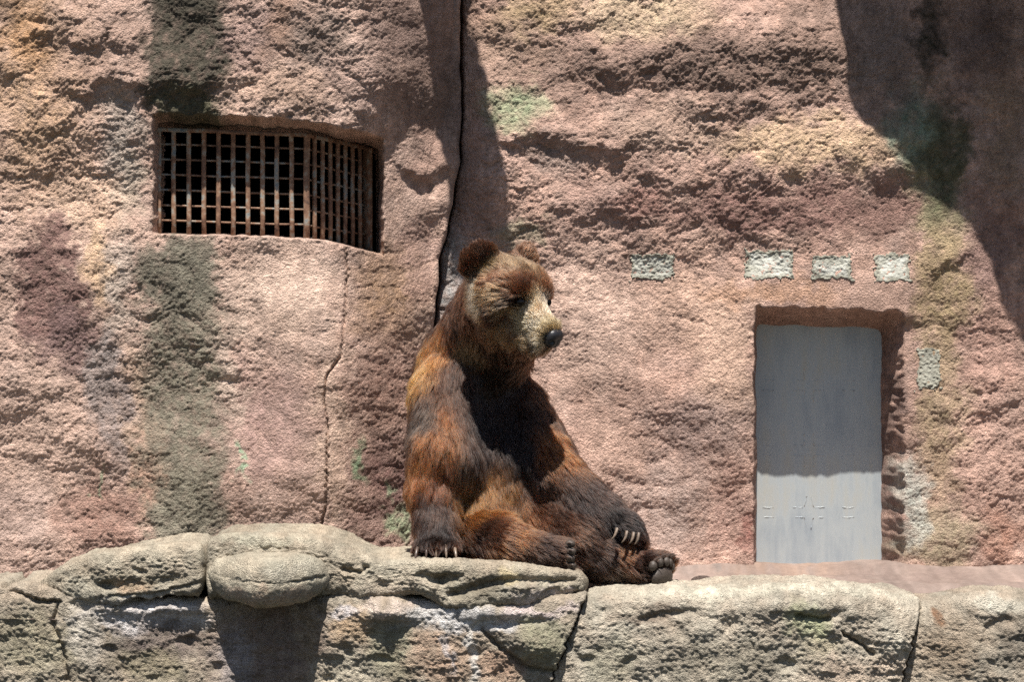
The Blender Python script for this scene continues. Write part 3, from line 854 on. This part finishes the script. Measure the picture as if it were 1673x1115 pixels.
# ------------------------------------------------------------------ steel door
dr = empty("steel_door", tuple(P(1341, 935, 0.275)))
tag(dr, "plain grey sheet steel door half in shade in the rock recess", "door")
bpy.context.view_layer.update()
def under_d(o):
    o.parent = dr; o.matrix_parent_inverse = dr.matrix_world.inverted()
def build_door():
    Y = 0.275
    a = P(1226, 505, Y); b = P(1462, 934, Y)
    nx, nz = 60, 110
    xs = np.linspace(a[0], b[0], nx); zs = np.linspace(max(b[2], -0.01), a[2], nz)
    x, z = np.meshgrid(xs, zs)
    y = Y + 0.0003 * n2(x * 4, z * 3)
    front = np.stack([x, y, z], -1).reshape(-1, 3); back = front + np.array((0, 0.02, 0))
    N = len(front)
    q1 = grid_quads(nz, nx); q2 = grid_quads(nz, nx, N)[:, ::-1]
    i = np.arange(N).reshape(nz, nx)
    loop = np.concatenate([i[0, :-1], i[:-1, -1], i[-1, :0:-1], i[:0:-1, 0]])
    nxt = np.roll(loop, -1)
    sd = np.stack([nxt, loop, loop + N, nxt + N], -1)
    under_d(mesh_from("door_panel", np.concatenate([front, back]), np.concatenate([q1, q2, sd]), M_STEEL))
    for j, v in enumerate((630, 737, 838)):
        for (x0, x1) in ((1246, 1264), (1296, 1312), (1330, 1347), (1376, 1396)):
            for dv in (-8, 8):
                under_d(bar_mesh("weld_seam", P(x0, v + dv, Y - 0.0001), P(x1, v + dv, Y - 0.0001), 0.0035, 0.0012, M_STEEL, None))
        for xx in (1314, 1329):
            for (v0, v1) in ((v - 27, v - 9), (v + 9, v + 27)):
                e = (v0 + v1) / 2 < v
                dx = (4 if xx < 1320 else -4) if j == 2 else 0
                under_d(bar_mesh("weld_seam", P(xx + (dx if e else 0), v0, Y - 0.0001), P(xx + (0 if e else dx), v1, Y - 0.0001), 0.0035, 0.0012, M_STEEL, None))
build_door()

# ------------------------------------------------------------------ the bear
def nrm(v):
    v = np.array(v, float); return v / np.linalg.norm(v)
HC = P(832, 470, -1.08)                         # middle of the skull
_yaw, _pit = math.radians(50), math.radians(25)
HF = np.array((math.cos(_pit) * math.sin(_yaw), -math.cos(_pit) * math.cos(_yaw), -math.sin(_pit)))
HU = np.array((math.sin(_pit) * math.sin(_yaw), -math.sin(_pit) * math.cos(_yaw), math.cos(_pit)))
HR = np.cross(HF, HU)                           # bear's own right, towards the viewer's left
def H(f, r, u): return HC + HF * f + HR * r + HU * u
def px(n, Y=-0.95): return n * kf(Y)

PR = []        # (kind, data, blend, flow direction)
def cap(a, b, ra, rb, k=0.03, flow=None):
    a = np.array(a, float); b = np.array(b, float)
    PR.append(('c', (a, b, ra, rb), k, nrm(b - a) if flow is None else nrm(flow)))
def ell(c, r, k=0.05, flow=(0, 0, -1), R=None):
    PR.append(('e', (np.array(c, float), np.array(r, float), np.eye(3) if R is None else np.array(R)), k, nrm(flow)))

# trunk
ell(P(788, 838, -0.72), (px(104), 0.30, px(92)), .06, (0.1, -.3, -1))
ell(P(800, 765, -0.73), (px(90), 0.245, px(104)), .07, (0.1, -.2, -1))
ell(P(778, 672, -0.66), (px(98), 0.22, px(102)), .08, (0, -.2, -1))
ell(P(748, 610, -0.64), (px(64), 0.20, px(68)), .08, (-.3, -.1, -1))
cap(P(762, 592, -0.72), P(812, 498, -0.95), px(68), px(60), .07, (-.35, -.1, -.9))
cap(P(802, 600, -0.78), P(838, 535, -0.98), px(54), px(44), .06, (-.1, -.2, -1))
# skull, muzzle, jaw, cheeks, brow
HM = np.stack([HF, HR, HU])
ell(HC, (.125, .122, .112), .04, -HF + 0.15 * HU, HM)
ell(H(.055, 0, .028), (.085, .105, .075), .04, -HF, HM)
cap(H(.085, 0, -.030), H(.222, 0, -.086), .066, .048, .03, -HF)
cap(H(.06, 0, .01), H(.240, 0, -.064), .048, .033, .03, -HF)
cap(H(.10, 0, -.10), H(.198, 0, -.132), .05, .031, .02, -HF - .4 * HU)
for s in (1, -1):
    ell(H(-.005, s * .085, -.045), (.085, .058, .082), .04, -HF * .6 - HU * .8 + s * HR * .3, HM)
    ell(H(.098, s * .055, .030), (.036, .036, .026), .025, -HF + .3 * HU, HM)
    # ears: thick discs
    ec = H(-.070, s * .108, .056)
    en = nrm(HF * .80 + HR * s * (.30 if s > 0 else .05) + HU * .1); eu = nrm(HU * .85 + HR * s * .5 - HF * .1); eu = nrm(eu - en * en.dot(eu)); er = np.cross(en, eu)
    ell(ec + eu * .014, (.024, .076, .074), .04, eu, np.stack([en, er, eu]))
cap(H(.02, 0, -.12), H(.10, 0, -.135), .07, .045, .05, -HU - .2 * HF)            # throat ruff
# bear's right arm (viewer's left), planted on the slab
cap(P(725, 645, -0.86), P(724, 745, -0.98), px(53), px(52), .09, (-.05, -.1, -1))
cap(P(722, 735, -0.98), P(709, 800, -1.00), px(50), px(40), .03, (-.05, -.1, -1))
cap(P(709, 800, -1.00), P(714, 872, -1.07), px(39), px(33), .03, (0, -.1, -1))
ell(P(714, 893, -1.11), (px(36), .085, px(19)), .03, (0, -1, -.3))
# bear's left arm, resting on its left leg
cap(P(845, 668, -0.78), P(908, 772, -0.92), px(48), px(42), .05, (.5, -.1, -1))
cap(P(908, 772, -0.92), P(982, 836, -1.02), px(40), px(30), .014, (.7, -.1, -.8))
cap(P(982, 836, -1.02), P(1022, 864, -1.06), px(30), px(25), .014, (.8, -.1, -.8))
ell(P(1024, 866, -1.08), (px(35), .058, px(18)), .02, (.8, -.2, -.8), R=[nrm((1, 0, -.7)), (0, 1, 0), nrm((.7, 0, 1))])
# bear's right leg, folded flat in front of the belly
cap(P(765, 872, -0.90), P(828, 890, -1.12), px(54), px(39), .025, (.9, -.2, -.3))
cap(P(828, 890, -1.12), P(902, 903, -1.17), px(37), px(23), .014, (1, 0, -.25))
ell(P(918, 907, -1.17), (px(17), .055, px(25)), .02, (1, 0, -.1))
# bear's left leg, stretched out
cap(P(880, 845, -0.80), P(950, 885, -1.00), px(66), px(54), .05, (.8, -.2, -.5))
cap(P(950, 890, -1.00), P(1040, 924, -1.06), px(52), px(31), .014, (.9, -.1, -.5))
FN = nrm((.74, -.52, -.25))                      # way the sole of the stretched foot faces
FU = nrm(np.array((-.25, .25, 1.0)) - FN * np.dot(FN, (-.25, .25, 1.0))); FS = np.cross(FU, FN)
ell(P(1062, 931, -1.08), (.060, .075, .058), .03, (.9, 0, .2), R=np.stack([FN, FS, FU]))
ell(P(1076, 922, -1.09), (.042, .080, .045), .02, (.9, 0, .4), R=np.stack([FN, FS, FU]))

def bear_sdf():
    h = 0.0085
    lo = np.array((-0.47, -1.36, -0.06)); hi = np.array((0.66, -0.34, 1.36))
    n = np.ceil((hi - lo) / h).astype(int)
    ax = [lo[i] + np.arange(n[i]) * h for i in range(3)]
    F = np.full(n, 0.5, np.float32)
    for kind, dt, k, fl in PR:
        if kind == 'c':
            a, b, ra, rb = dt; m = max(ra, rb) + k + .03
            bl = np.minimum(a, b) - m; bh = np.maximum(a, b) + m
        else:
            c, r, R = dt; m = r.max() + k + .03; bl = c - m; bh = c + m
        s = [slice(max(0, int((bl[i] - lo[i]) / h)), min(n[i], int((bh[i] - lo[i]) / h) + 2)) for i in range(3)]
        X, Y, Z = np.meshgrid(ax[0][s[0]], ax[1][s[1]], ax[2][s[2]], indexing='ij')
        p = np.stack([X, Y, Z], -1)
        d = prim_d(kind, dt, p)
        f = F[tuple(s)]
        hh = np.clip(0.5 + 0.5 * (f - d) / k, 0, 1)
        F[tuple(s)] = f * (1 - hh) + d * hh - k * hh * (1 - hh)
    return surface_nets(F, lo, h)

def prim_d(kind, dt, p):
    if kind == 'c':
        a, b, ra, rb = dt
        ab = b - a; t = np.clip(((p - a) @ ab) / ab.dot(ab), 0, 1)
        return np.linalg.norm(p - a - t[..., None] * ab, axis=-1) - (ra + (rb - ra) * t)
    c, r, R = dt
    q = (p - c) @ R.T
    k0 = np.linalg.norm(q / r, axis=-1); k1 = np.linalg.norm(q / (r * r), axis=-1)
    return k0 * (k0 - 1) / np.maximum(k1, 1e-6)

BV, BQ = bear_sdf()
# keep one connected skin, soften it a little
def smooth_mesh(V, Q, it=3, lam=0.5):
    e = np.concatenate([Q[:, [0, 1]], Q[:, [1, 2]], Q[:, [2, 3]], Q[:, [3, 0]]])
    for _ in range(it):
        acc = np.zeros_like(V); cnt = np.zeros(len(V))
        for a, b in ((0, 1), (1, 0)):
            for ax_ in range(3): acc[:, ax_] += np.bincount(e[:, a], V[e[:, b], ax_], len(V))
            cnt += np.bincount(e[:, a], minlength=len(V))
        V = V + lam * (acc / cnt[:, None] - V)
    return V
BV = smooth_mesh(BV, BQ, 3)

def vert_normals(V, Q):
    n = np.cross(V[Q[:, 2]] - V[Q[:, 0]], V[Q[:, 3]] - V[Q[:, 1]])
    N = np.zeros_like(V)
    for j in range(4):
        for ax_ in range(3): N[:, ax_] += np.bincount(Q[:, j], n[:, ax_], len(V))
    return N / np.maximum(np.linalg.norm(N, axis=1), 1e-12)[:, None]

GOLD, ORANGE, RUST = (216, 148, 82), (154, 92, 48), (126, 72, 44)
BROWN, DARK, BLACK = (92, 60, 42), (56, 38, 30), (36, 27, 24)
PALE, SAND, OLV, GREY = (226, 198, 164), (184, 150, 110), (110, 88, 64), (72, 64, 56)
def hb(f, r, u, rad, rgb, st): return (H(f, r, u), rad, rgb, st)
def pb(x, y, Y, rp, rgb, st): return (P(x, y, Y), px(rp), rgb, st)
FUR = [
    pb(692, 582, -.84, 55, GOLD, .9), pb(674, 622, -.88, 42, GOLD, .8), pb(720, 560, -.85, 45, ORANGE, .8), pb(765, 565, -.98, 30, SAND, .45), pb(690, 690, -1.0, 50, GREY, .65), pb(668, 690, -.85, 40, DARK, .8), pb(668, 740, -.85, 34, DARK, .7),
    pb(735, 655, -1.08, 40, ORANGE, .7), pb(745, 700, -1.12, 38, (150, 96, 58), .7), pb(780, 760, -1.08, 36, (96, 74, 48), .7),
    pb(705, 735, -1.08, 42, ORANGE, .9), pb(690, 775, -1.05, 40, (172, 100, 50), .9), pb(725, 790, -1.1, 36, RUST, .8), pb(705, 840, -1.1, 40, DARK, .8), pb(715, 880, -1.12, 40, BLACK, .9),
    pb(690, 755, -1.06, 12, GREY, .8),
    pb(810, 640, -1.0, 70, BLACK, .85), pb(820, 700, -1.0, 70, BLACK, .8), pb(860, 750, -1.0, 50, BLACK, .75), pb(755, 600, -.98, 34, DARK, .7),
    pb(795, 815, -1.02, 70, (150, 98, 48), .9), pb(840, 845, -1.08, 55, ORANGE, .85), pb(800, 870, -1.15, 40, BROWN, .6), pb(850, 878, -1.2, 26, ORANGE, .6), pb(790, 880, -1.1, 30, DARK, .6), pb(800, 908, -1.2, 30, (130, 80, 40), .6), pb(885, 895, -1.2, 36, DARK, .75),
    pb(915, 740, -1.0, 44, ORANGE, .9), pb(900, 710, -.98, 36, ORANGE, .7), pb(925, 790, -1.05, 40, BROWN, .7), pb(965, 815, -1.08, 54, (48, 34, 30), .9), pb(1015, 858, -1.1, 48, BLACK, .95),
    pb(930, 880, -1.1, 50, BROWN, .7), pb(1015, 898, -1.12, 24, (140, 86, 44), .7), pb(1035, 905, -1.1, 34, RUST, .7), pb(970, 930, -1.1, 46, DARK, .75), pb(1065, 925, -1.12, 40, DARK, .85), pb(990, 945, -1.12, 26, (150, 124, 104), .5), pb(920, 907, -1.18, 22, BLACK, .8),
    # head
    hb(-.08, .112, .08, .085, (76, 54, 42), .95), hb(-.045, .105, .075, .04, (32, 22, 20), .9), hb(-.08, -.112, .09, .075, (110, 78, 58), .9),
    hb(.03, .02, .115, .10, OLV, .9), hb(-.03, .09, .04, .06, (104, 84, 54), .7), hb(.075, .05, .055, .05, (96, 68, 50), .85), hb(.07, -.06, .06, .05, (106, 76, 54), .8),
    hb(.05, .105, -.01, .05, (150, 116, 80), .75), hb(.10, .095, -.03, .03, (150, 118, 84), .7), hb(-.025, .135, -.02, .045, PALE, .92), hb(.0, .135, -.075, .045, PALE, .85), hb(.035, .12, -.11, .035, SAND, .8), hb(.05, .115, -.055, .03, DARK, .6), hb(-.07, .13, .0, .05, DARK, .8), hb(.085, .085, -.095, .035, DARK, .85), hb(.06, .10, -.075, .03, DARK, .7), hb(.11, .06, -.125, .03, DARK, .7),  # last DARK spots paint shading into the mouth corner
    hb(.13, .03, -.005, .05, SAND, .85), hb(.15, 0, .0, .06, PALE, .95), hb(.19, .02, -.05, .06, PALE, .95), hb(.20, -.03, -.05, .06, PALE, .9), hb(.225, .02, -.08, .055, (196, 176, 140), .95), hb(.245, 0, -.045, .045, (200, 176, 136), .9), hb(.19, .03, -.14, .04, SAND, .8), hb(.16, .05, -.07, .045, (190, 164, 122), .85), hb(.105, .085, -.045, .032, (150, 116, 78), .75),  # duller tans paint the less lit side of the muzzle
    hb(.125, .076, .0, .024, (26, 20, 18), .98), hb(.125, -.076, .0, .024, (26, 20, 18), .98), hb(.09, .098, -.015, .022, BLACK, .85), hb(.17, .005, .0, .020, (170, 120, 76), .6), hb(.21, .045, -.062, .03, (150, 140, 124), .6), *[hb(.245 - .13 * q, .030 + .045 * q, -.116 - .006 * q, .011, BLACK, .95) for q in np.linspace(0, 1, 12)], hb(.25, 0, -.105, .018, DARK, .9),
    hb(.105, 0, .055, .022, (150, 122, 90), .7),
    hb(.09, .05, -.13, .05, (120, 92, 62), .8), hb(.04, .07, -.15, .06, (84, 62, 44), .8), hb(.12, .03, -.15, .04, (140, 108, 74), .7), hb(-.02, .10, -.12, .05, DARK, .8),
]
def fur_colour(p):
    c = np.empty((len(p), 3), np.float32); c[:] = lin(*BROWN)
    w = np.stack([n3(p * 14), n3(p * 14 + 9), n3(p * 14 + 30)], -1) * 0.022
    pp = p + w
    for ctr, rad, rgb, st in FUR:
        d = np.linalg.norm(pp - ctr, axis=1) / rad
        a = ((1 - sm(0.45, 1.25, d)) * st)[:, None]
        c = c * (1 - a) + lin(*rgb) * a
    hd = sm(.16, .27, np.linalg.norm(p - HC, axis=1))[:, None]
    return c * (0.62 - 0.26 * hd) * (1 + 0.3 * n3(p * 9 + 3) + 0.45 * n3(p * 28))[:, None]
LEN = [(H(.17, 0, -.05), .10, .013), (H(.11, 0, .01), .075, .015), (H(.03, 0, .09), .10, .020), (H(-.075, .115, .10), .085, .020), (H(-.075, -.115, .10), .085, .020),
       (H(-.02, .13, -.04), .07, .042), (H(.05, .03, -.15), .07, .06), (P(714, 897, -1.12), .09, .022), (P(1022, 864, -1.1), .085, .022), (P(1072, 928, -1.1), .095, .018), (P(920, 907, -1.18), .06, .016),
       (P(770, 750, -1.05), .10, .075), (P(790, 830, -1.05), .12, .07)]
def fur_length(p):
    L = np.full(len(p), 0.046, np.float32)
    for ctr, rad, l in LEN:
        a = 1 - sm(0.55, 1.15, np.linalg.norm(p - ctr, axis=1) / rad)
        L = L * (1 - a) + l * a
    return L

def skin_material():
    m, nt, b = new_mat("bear_underfur")
    at = node(nt, "ShaderNodeAttribute", attribute_name="pigment")
    nt.links.new(at.outputs["Color"], b.inputs["Base Color"])
    b.inputs["Roughness"].default_value = 0.9; b.inputs["Specular IOR Level"].default_value = 0.1
    return m
def fur_material():
    m = bpy.data.materials.new("bear_fur"); m.use_nodes = True
    nt = m.node_tree
    nt.nodes.remove(nt.nodes["Principled BSDF"])
    out = nt.nodes["Material Output"]
    at = node(nt, "ShaderNodeAttribute", attribute_name="pigment")
    hb_ = node(nt, "ShaderNodeBsdfHairPrincipled")
    hb_.parametrization = 'COLOR'
    nt.links.new(at.outputs["Color"], hb_.inputs["Color"])
    hb_.inputs["Roughness"].default_value = 0.38
    hb_.inputs["IOR"].default_value = 1.45
    hb_.inputs["Radial Roughness"].default_value = 0.6
    hb_.inputs["Random Roughness"].default_value = 0.3
    nt.links.new(hb_.outputs[0], out.inputs["Surface"])
    return m

bear = empty("bear", tuple(P(800, 915, -0.85)))
tag(bear, "brown bear sitting upright on the rock slab with its head turned aside", "bear")
bpy.context.view_layer.update()
def under_b(o, parent=None):
    par = parent or bear
    o.parent = par; o.matrix_parent_inverse = par.matrix_world.inverted()
    return o
BN = vert_normals(BV, BQ)
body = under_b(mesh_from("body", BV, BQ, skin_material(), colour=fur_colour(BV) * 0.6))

NOSE = H(.274, 0, -.082)
EYES = [H(.132, .076, .000), H(.132, -.076, .000)]
def grow_fur(n):
    tri = np.concatenate([BQ[:, [0, 1, 2]], BQ[:, [0, 2, 3]]])
    A = np.linalg.norm(np.cross(BV[tri[:, 1]] - BV[tri[:, 0]], BV[tri[:, 2]] - BV[tri[:, 0]]), axis=1)
    ctr = BV[tri].mean(1)
    hd = np.linalg.norm(ctr - HC, axis=1)
    A = A * np.where(hd < .30, 2.2, 1.0)
    A = A * np.where(BN[tri[:, 0]][:, 1] > 0.6, 0.45, 1.0)
    t = RNG.choice(len(tri), n, p=A / A.sum())
    r1 = np.sqrt(RNG.random(n)); r2 = RNG.random(n)
    w = np.stack([1 - r1, r1 * (1 - r2), r1 * r2], 1)[..., None]
    p = (BV[tri[t]] * w).sum(1); N = (BN[tri[t]] * w).sum(1)
    N /= np.linalg.norm(N, axis=1)[:, None]
    keep = np.linalg.norm(p - NOSE, axis=1) > .034
    for e in EYES: keep &= np.linalg.norm(p - e, axis=1) > .0185
    # bare soles
    keep &= ~((np.linalg.norm(p - P(1074, 930, -1.09), axis=1) < .10) & (N @ FN > .72))
    keep &= ~((np.linalg.norm(p - P(920, 907, -1.17), axis=1) < .07) & (N[:, 0] > .72))
    p, N = p[keep], N[keep]
    n = len(p)
    # flow blended from the nearest body parts
    fl = np.zeros((n, 3)); ws = np.zeros(n)
    for kind, dt, k, f in PR:
        wt = np.exp(-np.maximum(prim_d(kind, dt, p), 0) / 0.018)
        fl += wt[:, None] * f; ws += wt
    fl /= np.maximum(np.linalg.norm(fl, axis=1), 1e-6)[:, None]
    tg = fl - N * (fl * N).sum(1)[:, None]
    tg /= np.maximum(np.linalg.norm(tg, axis=1), 0.15)[:, None]
    L = fur_length(p) * RNG.uniform(0.65, 1.15, n)
    sw = np.stack([n3(p * 22), n3(p * 22 + 40), n3(p * 22 + 80)], -1) * 0.5 + np.stack([n3(p * 60), n3(p * 60 + 40), n3(p * 60 + 80)], -1) * 0.3
    lift = np.where(L < .03, .62, .50)[:, None]
    d0 = N * lift + tg * 0.9 + sw * 0.55 + RNG.normal(0, .10, (n, 3))
    d0 /= np.linalg.norm(d0, axis=1)[:, None]
    bend = tg * 0.28 - N * np.where(L < .03, .12, .22)[:, None] + np.array((0, 0, -0.16)) * np.where(L < .03, .3, 1)[:, None] + sw * .2
    T = np.linspace(0, 1, 5)[None, :, None]
    pts = p[:, None] - N[:, None] * 0.001 + L[:, None, None] * (d0[:, None] * T + bend[:, None] * T * T)
    # clumps
    nc = n // 26
    ids = RNG.choice(n, nc, replace=False)
    kd = kdtree.KDTree(nc)
    for i, j in enumerate(ids): kd.insert(p[j], i)
    kd.balance()
    near = np.array([kd.find(q)[1] for q in p])
    cp = pts[ids[near]]
    same = (N * N[ids[near]]).sum(1) > .5
    st = (0.62 * T ** 1.6) * (RNG.uniform(.55, 1.1, n) * same)[:, None, None]
    pts = pts * (1 - st) + cp * st
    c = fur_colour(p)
    tipn = n3(p[ids] * 30)[near]
    c = c * (RNG.lognormal(-.05, .38, n) * (1 + .35 * tipn))[:, None]
    c = np.clip(c, .004, .85)
    return pts, c, L

pts, fc, fl_ = grow_fur(420000)
def build_fur():
    n, m = pts.shape[:2]
    hc = bpy.data.hair_curves.new("fur")
    hc.add_curves([m] * n)
    hc.attributes["position"].data.foreach_set("vector", pts.astype(np.float32).ravel())
    rad = hc.attributes.get("radius") or hc.attributes.new("radius", 'FLOAT', 'POINT')
    prof = np.array((1.0, .95, .8, .55, .15))
    base = np.where(fl_ < .025, .00042, .00060)
    rad.data.foreach_set("value", (base[:, None] * prof).astype(np.float32).ravel())
    ca = hc.attributes.new("pigment", 'FLOAT_COLOR', 'POINT')
    # hair is a little darker at the root
    c4 = np.ones((n, m, 4), np.float32); c4[..., :3] = fc[:, None, :] * np.array((.75, .9, 1.0, 1.08, 1.1))[None, :, None]
    ca.data.foreach_set("color", c4.ravel())
    hc.materials.append(fur_material())
    o = bpy.data.objects.new("fur", hc); COL.objects.link(o)
    o["kind"] = "stuff"
    under_b(o)
build_fur()

# ---- nose, eyes, claws, pads
def blob(name, c, rad, mat, R=None, disp=None, n=20, m=14, parent=None):
    th, ph = np.meshgrid(np.linspace(0, 2 * np.pi, n, endpoint=False), np.linspace(0.02, np.pi - .02, m))
    d = np.stack([np.sin(ph) * np.cos(th), np.sin(ph) * np.sin(th), np.cos(ph)], -1)
    s = 1.0 if disp is None else disp(d)[..., None]
    q = d * s * np.array(rad)
    if R is not None: q = q @ np.array(R)
    i = np.arange(n * m).reshape(m, n); j = np.roll(i, -1, 1)
    f = np.stack([i[:-1], i[1:], j[1:], j[:-1]], -1).reshape(-1, 4)
    return under_b(mesh_from(name, (np.array(c) + q).reshape(-1, 3), f, mat), parent)
def nose_shape(d):
    # local axes: 0 forward, 1 right, 2 up; boxy pad, two nostril dents and a split below
    s = 1.0 / (np.abs(d) ** 3).sum(-1) ** (1 / 3.0)
    s = s * (1 - .16 * np.clip(-d[..., 2], 0, 1) * np.abs(d[..., 1]))
    for sg in (1, -1):
        e = (d[..., 0] - .76) ** 2 + (d[..., 1] - sg * .58) ** 2 + ((d[..., 2] + .20) * 1.4) ** 2
        s = s - .50 * np.exp(-e / .030)
    s = s - .12 * np.exp(-(d[..., 1] / .09) ** 2) * (d[..., 2] < .2) * (d[..., 0] > 0)
    return s
blob("nose", H(.259, 0, -.080), (.031, .038, .037), M_NOSE, HM, nose_shape, 48, 32)
for s in (1, -1):
    blob("eye", H(.128, s * .075, .000), (.0165, .0165, .0165), M_EYE)

def claw(p0, d, up, length, r, mat):
    """curved tapering claw leaving p0 along d and hooking away from up"""
    d = nrm(d); up = nrm(up); s = np.cross(d, up)
    n, m = 9, 8; V = []
    for i in range(n):
        t = i / (n - 1)
        c = np.array(p0) + d * length * math.sin(t * 1.25) / math.sin(1.25) * .9 + up * length * .5 * (0.25 * math.sin(t * 2.4) - t * t * .75)
        rr = r * (1 - t) ** .65 + r * .06
        ax_ = nrm(d - up * t * 1.1); nn = nrm(np.cross(s, ax_))
        for j in range(m):
            a = 2 * math.pi * j / m
            V.append(c + s * math.cos(a) * rr * .72 + nn * math.sin(a) * rr)
    q = [(i * m + j, i * m + (j + 1) % m, (i + 1) * m + (j + 1) % m, (i + 1) * m + j) for i in range(n - 1) for j in range(m)]
    return under_b(mesh_from("claw", np.array(V), np.array(q), mat))
# planted paw: five claws curling down over the slab edge
for i, (x, y) in enumerate(((682, 897), (698, 893), (713, 892), (728, 893), (743, 898))):
    claw(P(x, y, -1.175), (0.06 * (i - 2), -.62, -.62), (0, -.6, .8), .062, .0100, M_CLAW if i in (2, 3, 4) else M_CLAWD)
# resting paw: claws hang over the far shin
for i, (x, y) in enumerate(((1010, 861), (1026, 866), (1037, 868), (1045, 869))):
    claw(P(x - 2, y + 3, -1.165 + .012 * i), (-.35 + .05 * i, -.45, -1), (.55, -.75, .1), .050, .0080, M_CLAW)
# toes and sole of the stretched foot
fc0 = P(1074, 931, -1.10)
blob("sole_pad", fc0 + FN * .028 - FU * .022, (.024, .060, .040), M_PAD, np.stack([FN, FS, FU]), lambda d: 1 + .06 * n3(d * 3))
for i in range(5):
    a = (i - 2) / 2.0
    tp = fc0 + FN * (.030 - .010 * abs(a)) + FS * (.062 * a) + FU * (.036 - .020 * a * a)
    blob("toe_pad", tp - FN * .005, (.016, .0150, .0195), M_PAD, np.stack([FN, FS, FU]), lambda d: 1 + .08 * n3(d * 3 + i), 14, 10)
    claw(tp + FU * .016 - FN * .006, FU * .7 + FN * .6, -FN, .034, .0065, M_CLAWD)
# toes of the folded foot, sole turned aside
f1 = P(926, 908, -1.185)
blob("sole_pad", f1 + np.array((.010, .02, -.004)), (.020, .034, .046), M_PAD)
for i in range(4):
    tp = f1 + np.array((.012 + .004 * (i % 2), -.026 - .006 * (i in (1, 2)), .042 - .026 * i))
    blob("toe_pad", tp, (.018, .017, .0145), M_PAD, None, lambda d: 1 + .08 * n3(d * 3 + i), 14, 10)
    claw(tp + np.array((-.006, -.012, .002)), (.55, -.75, .1), (-.3, -.5, .4), .026, .006, M_CLAWD)
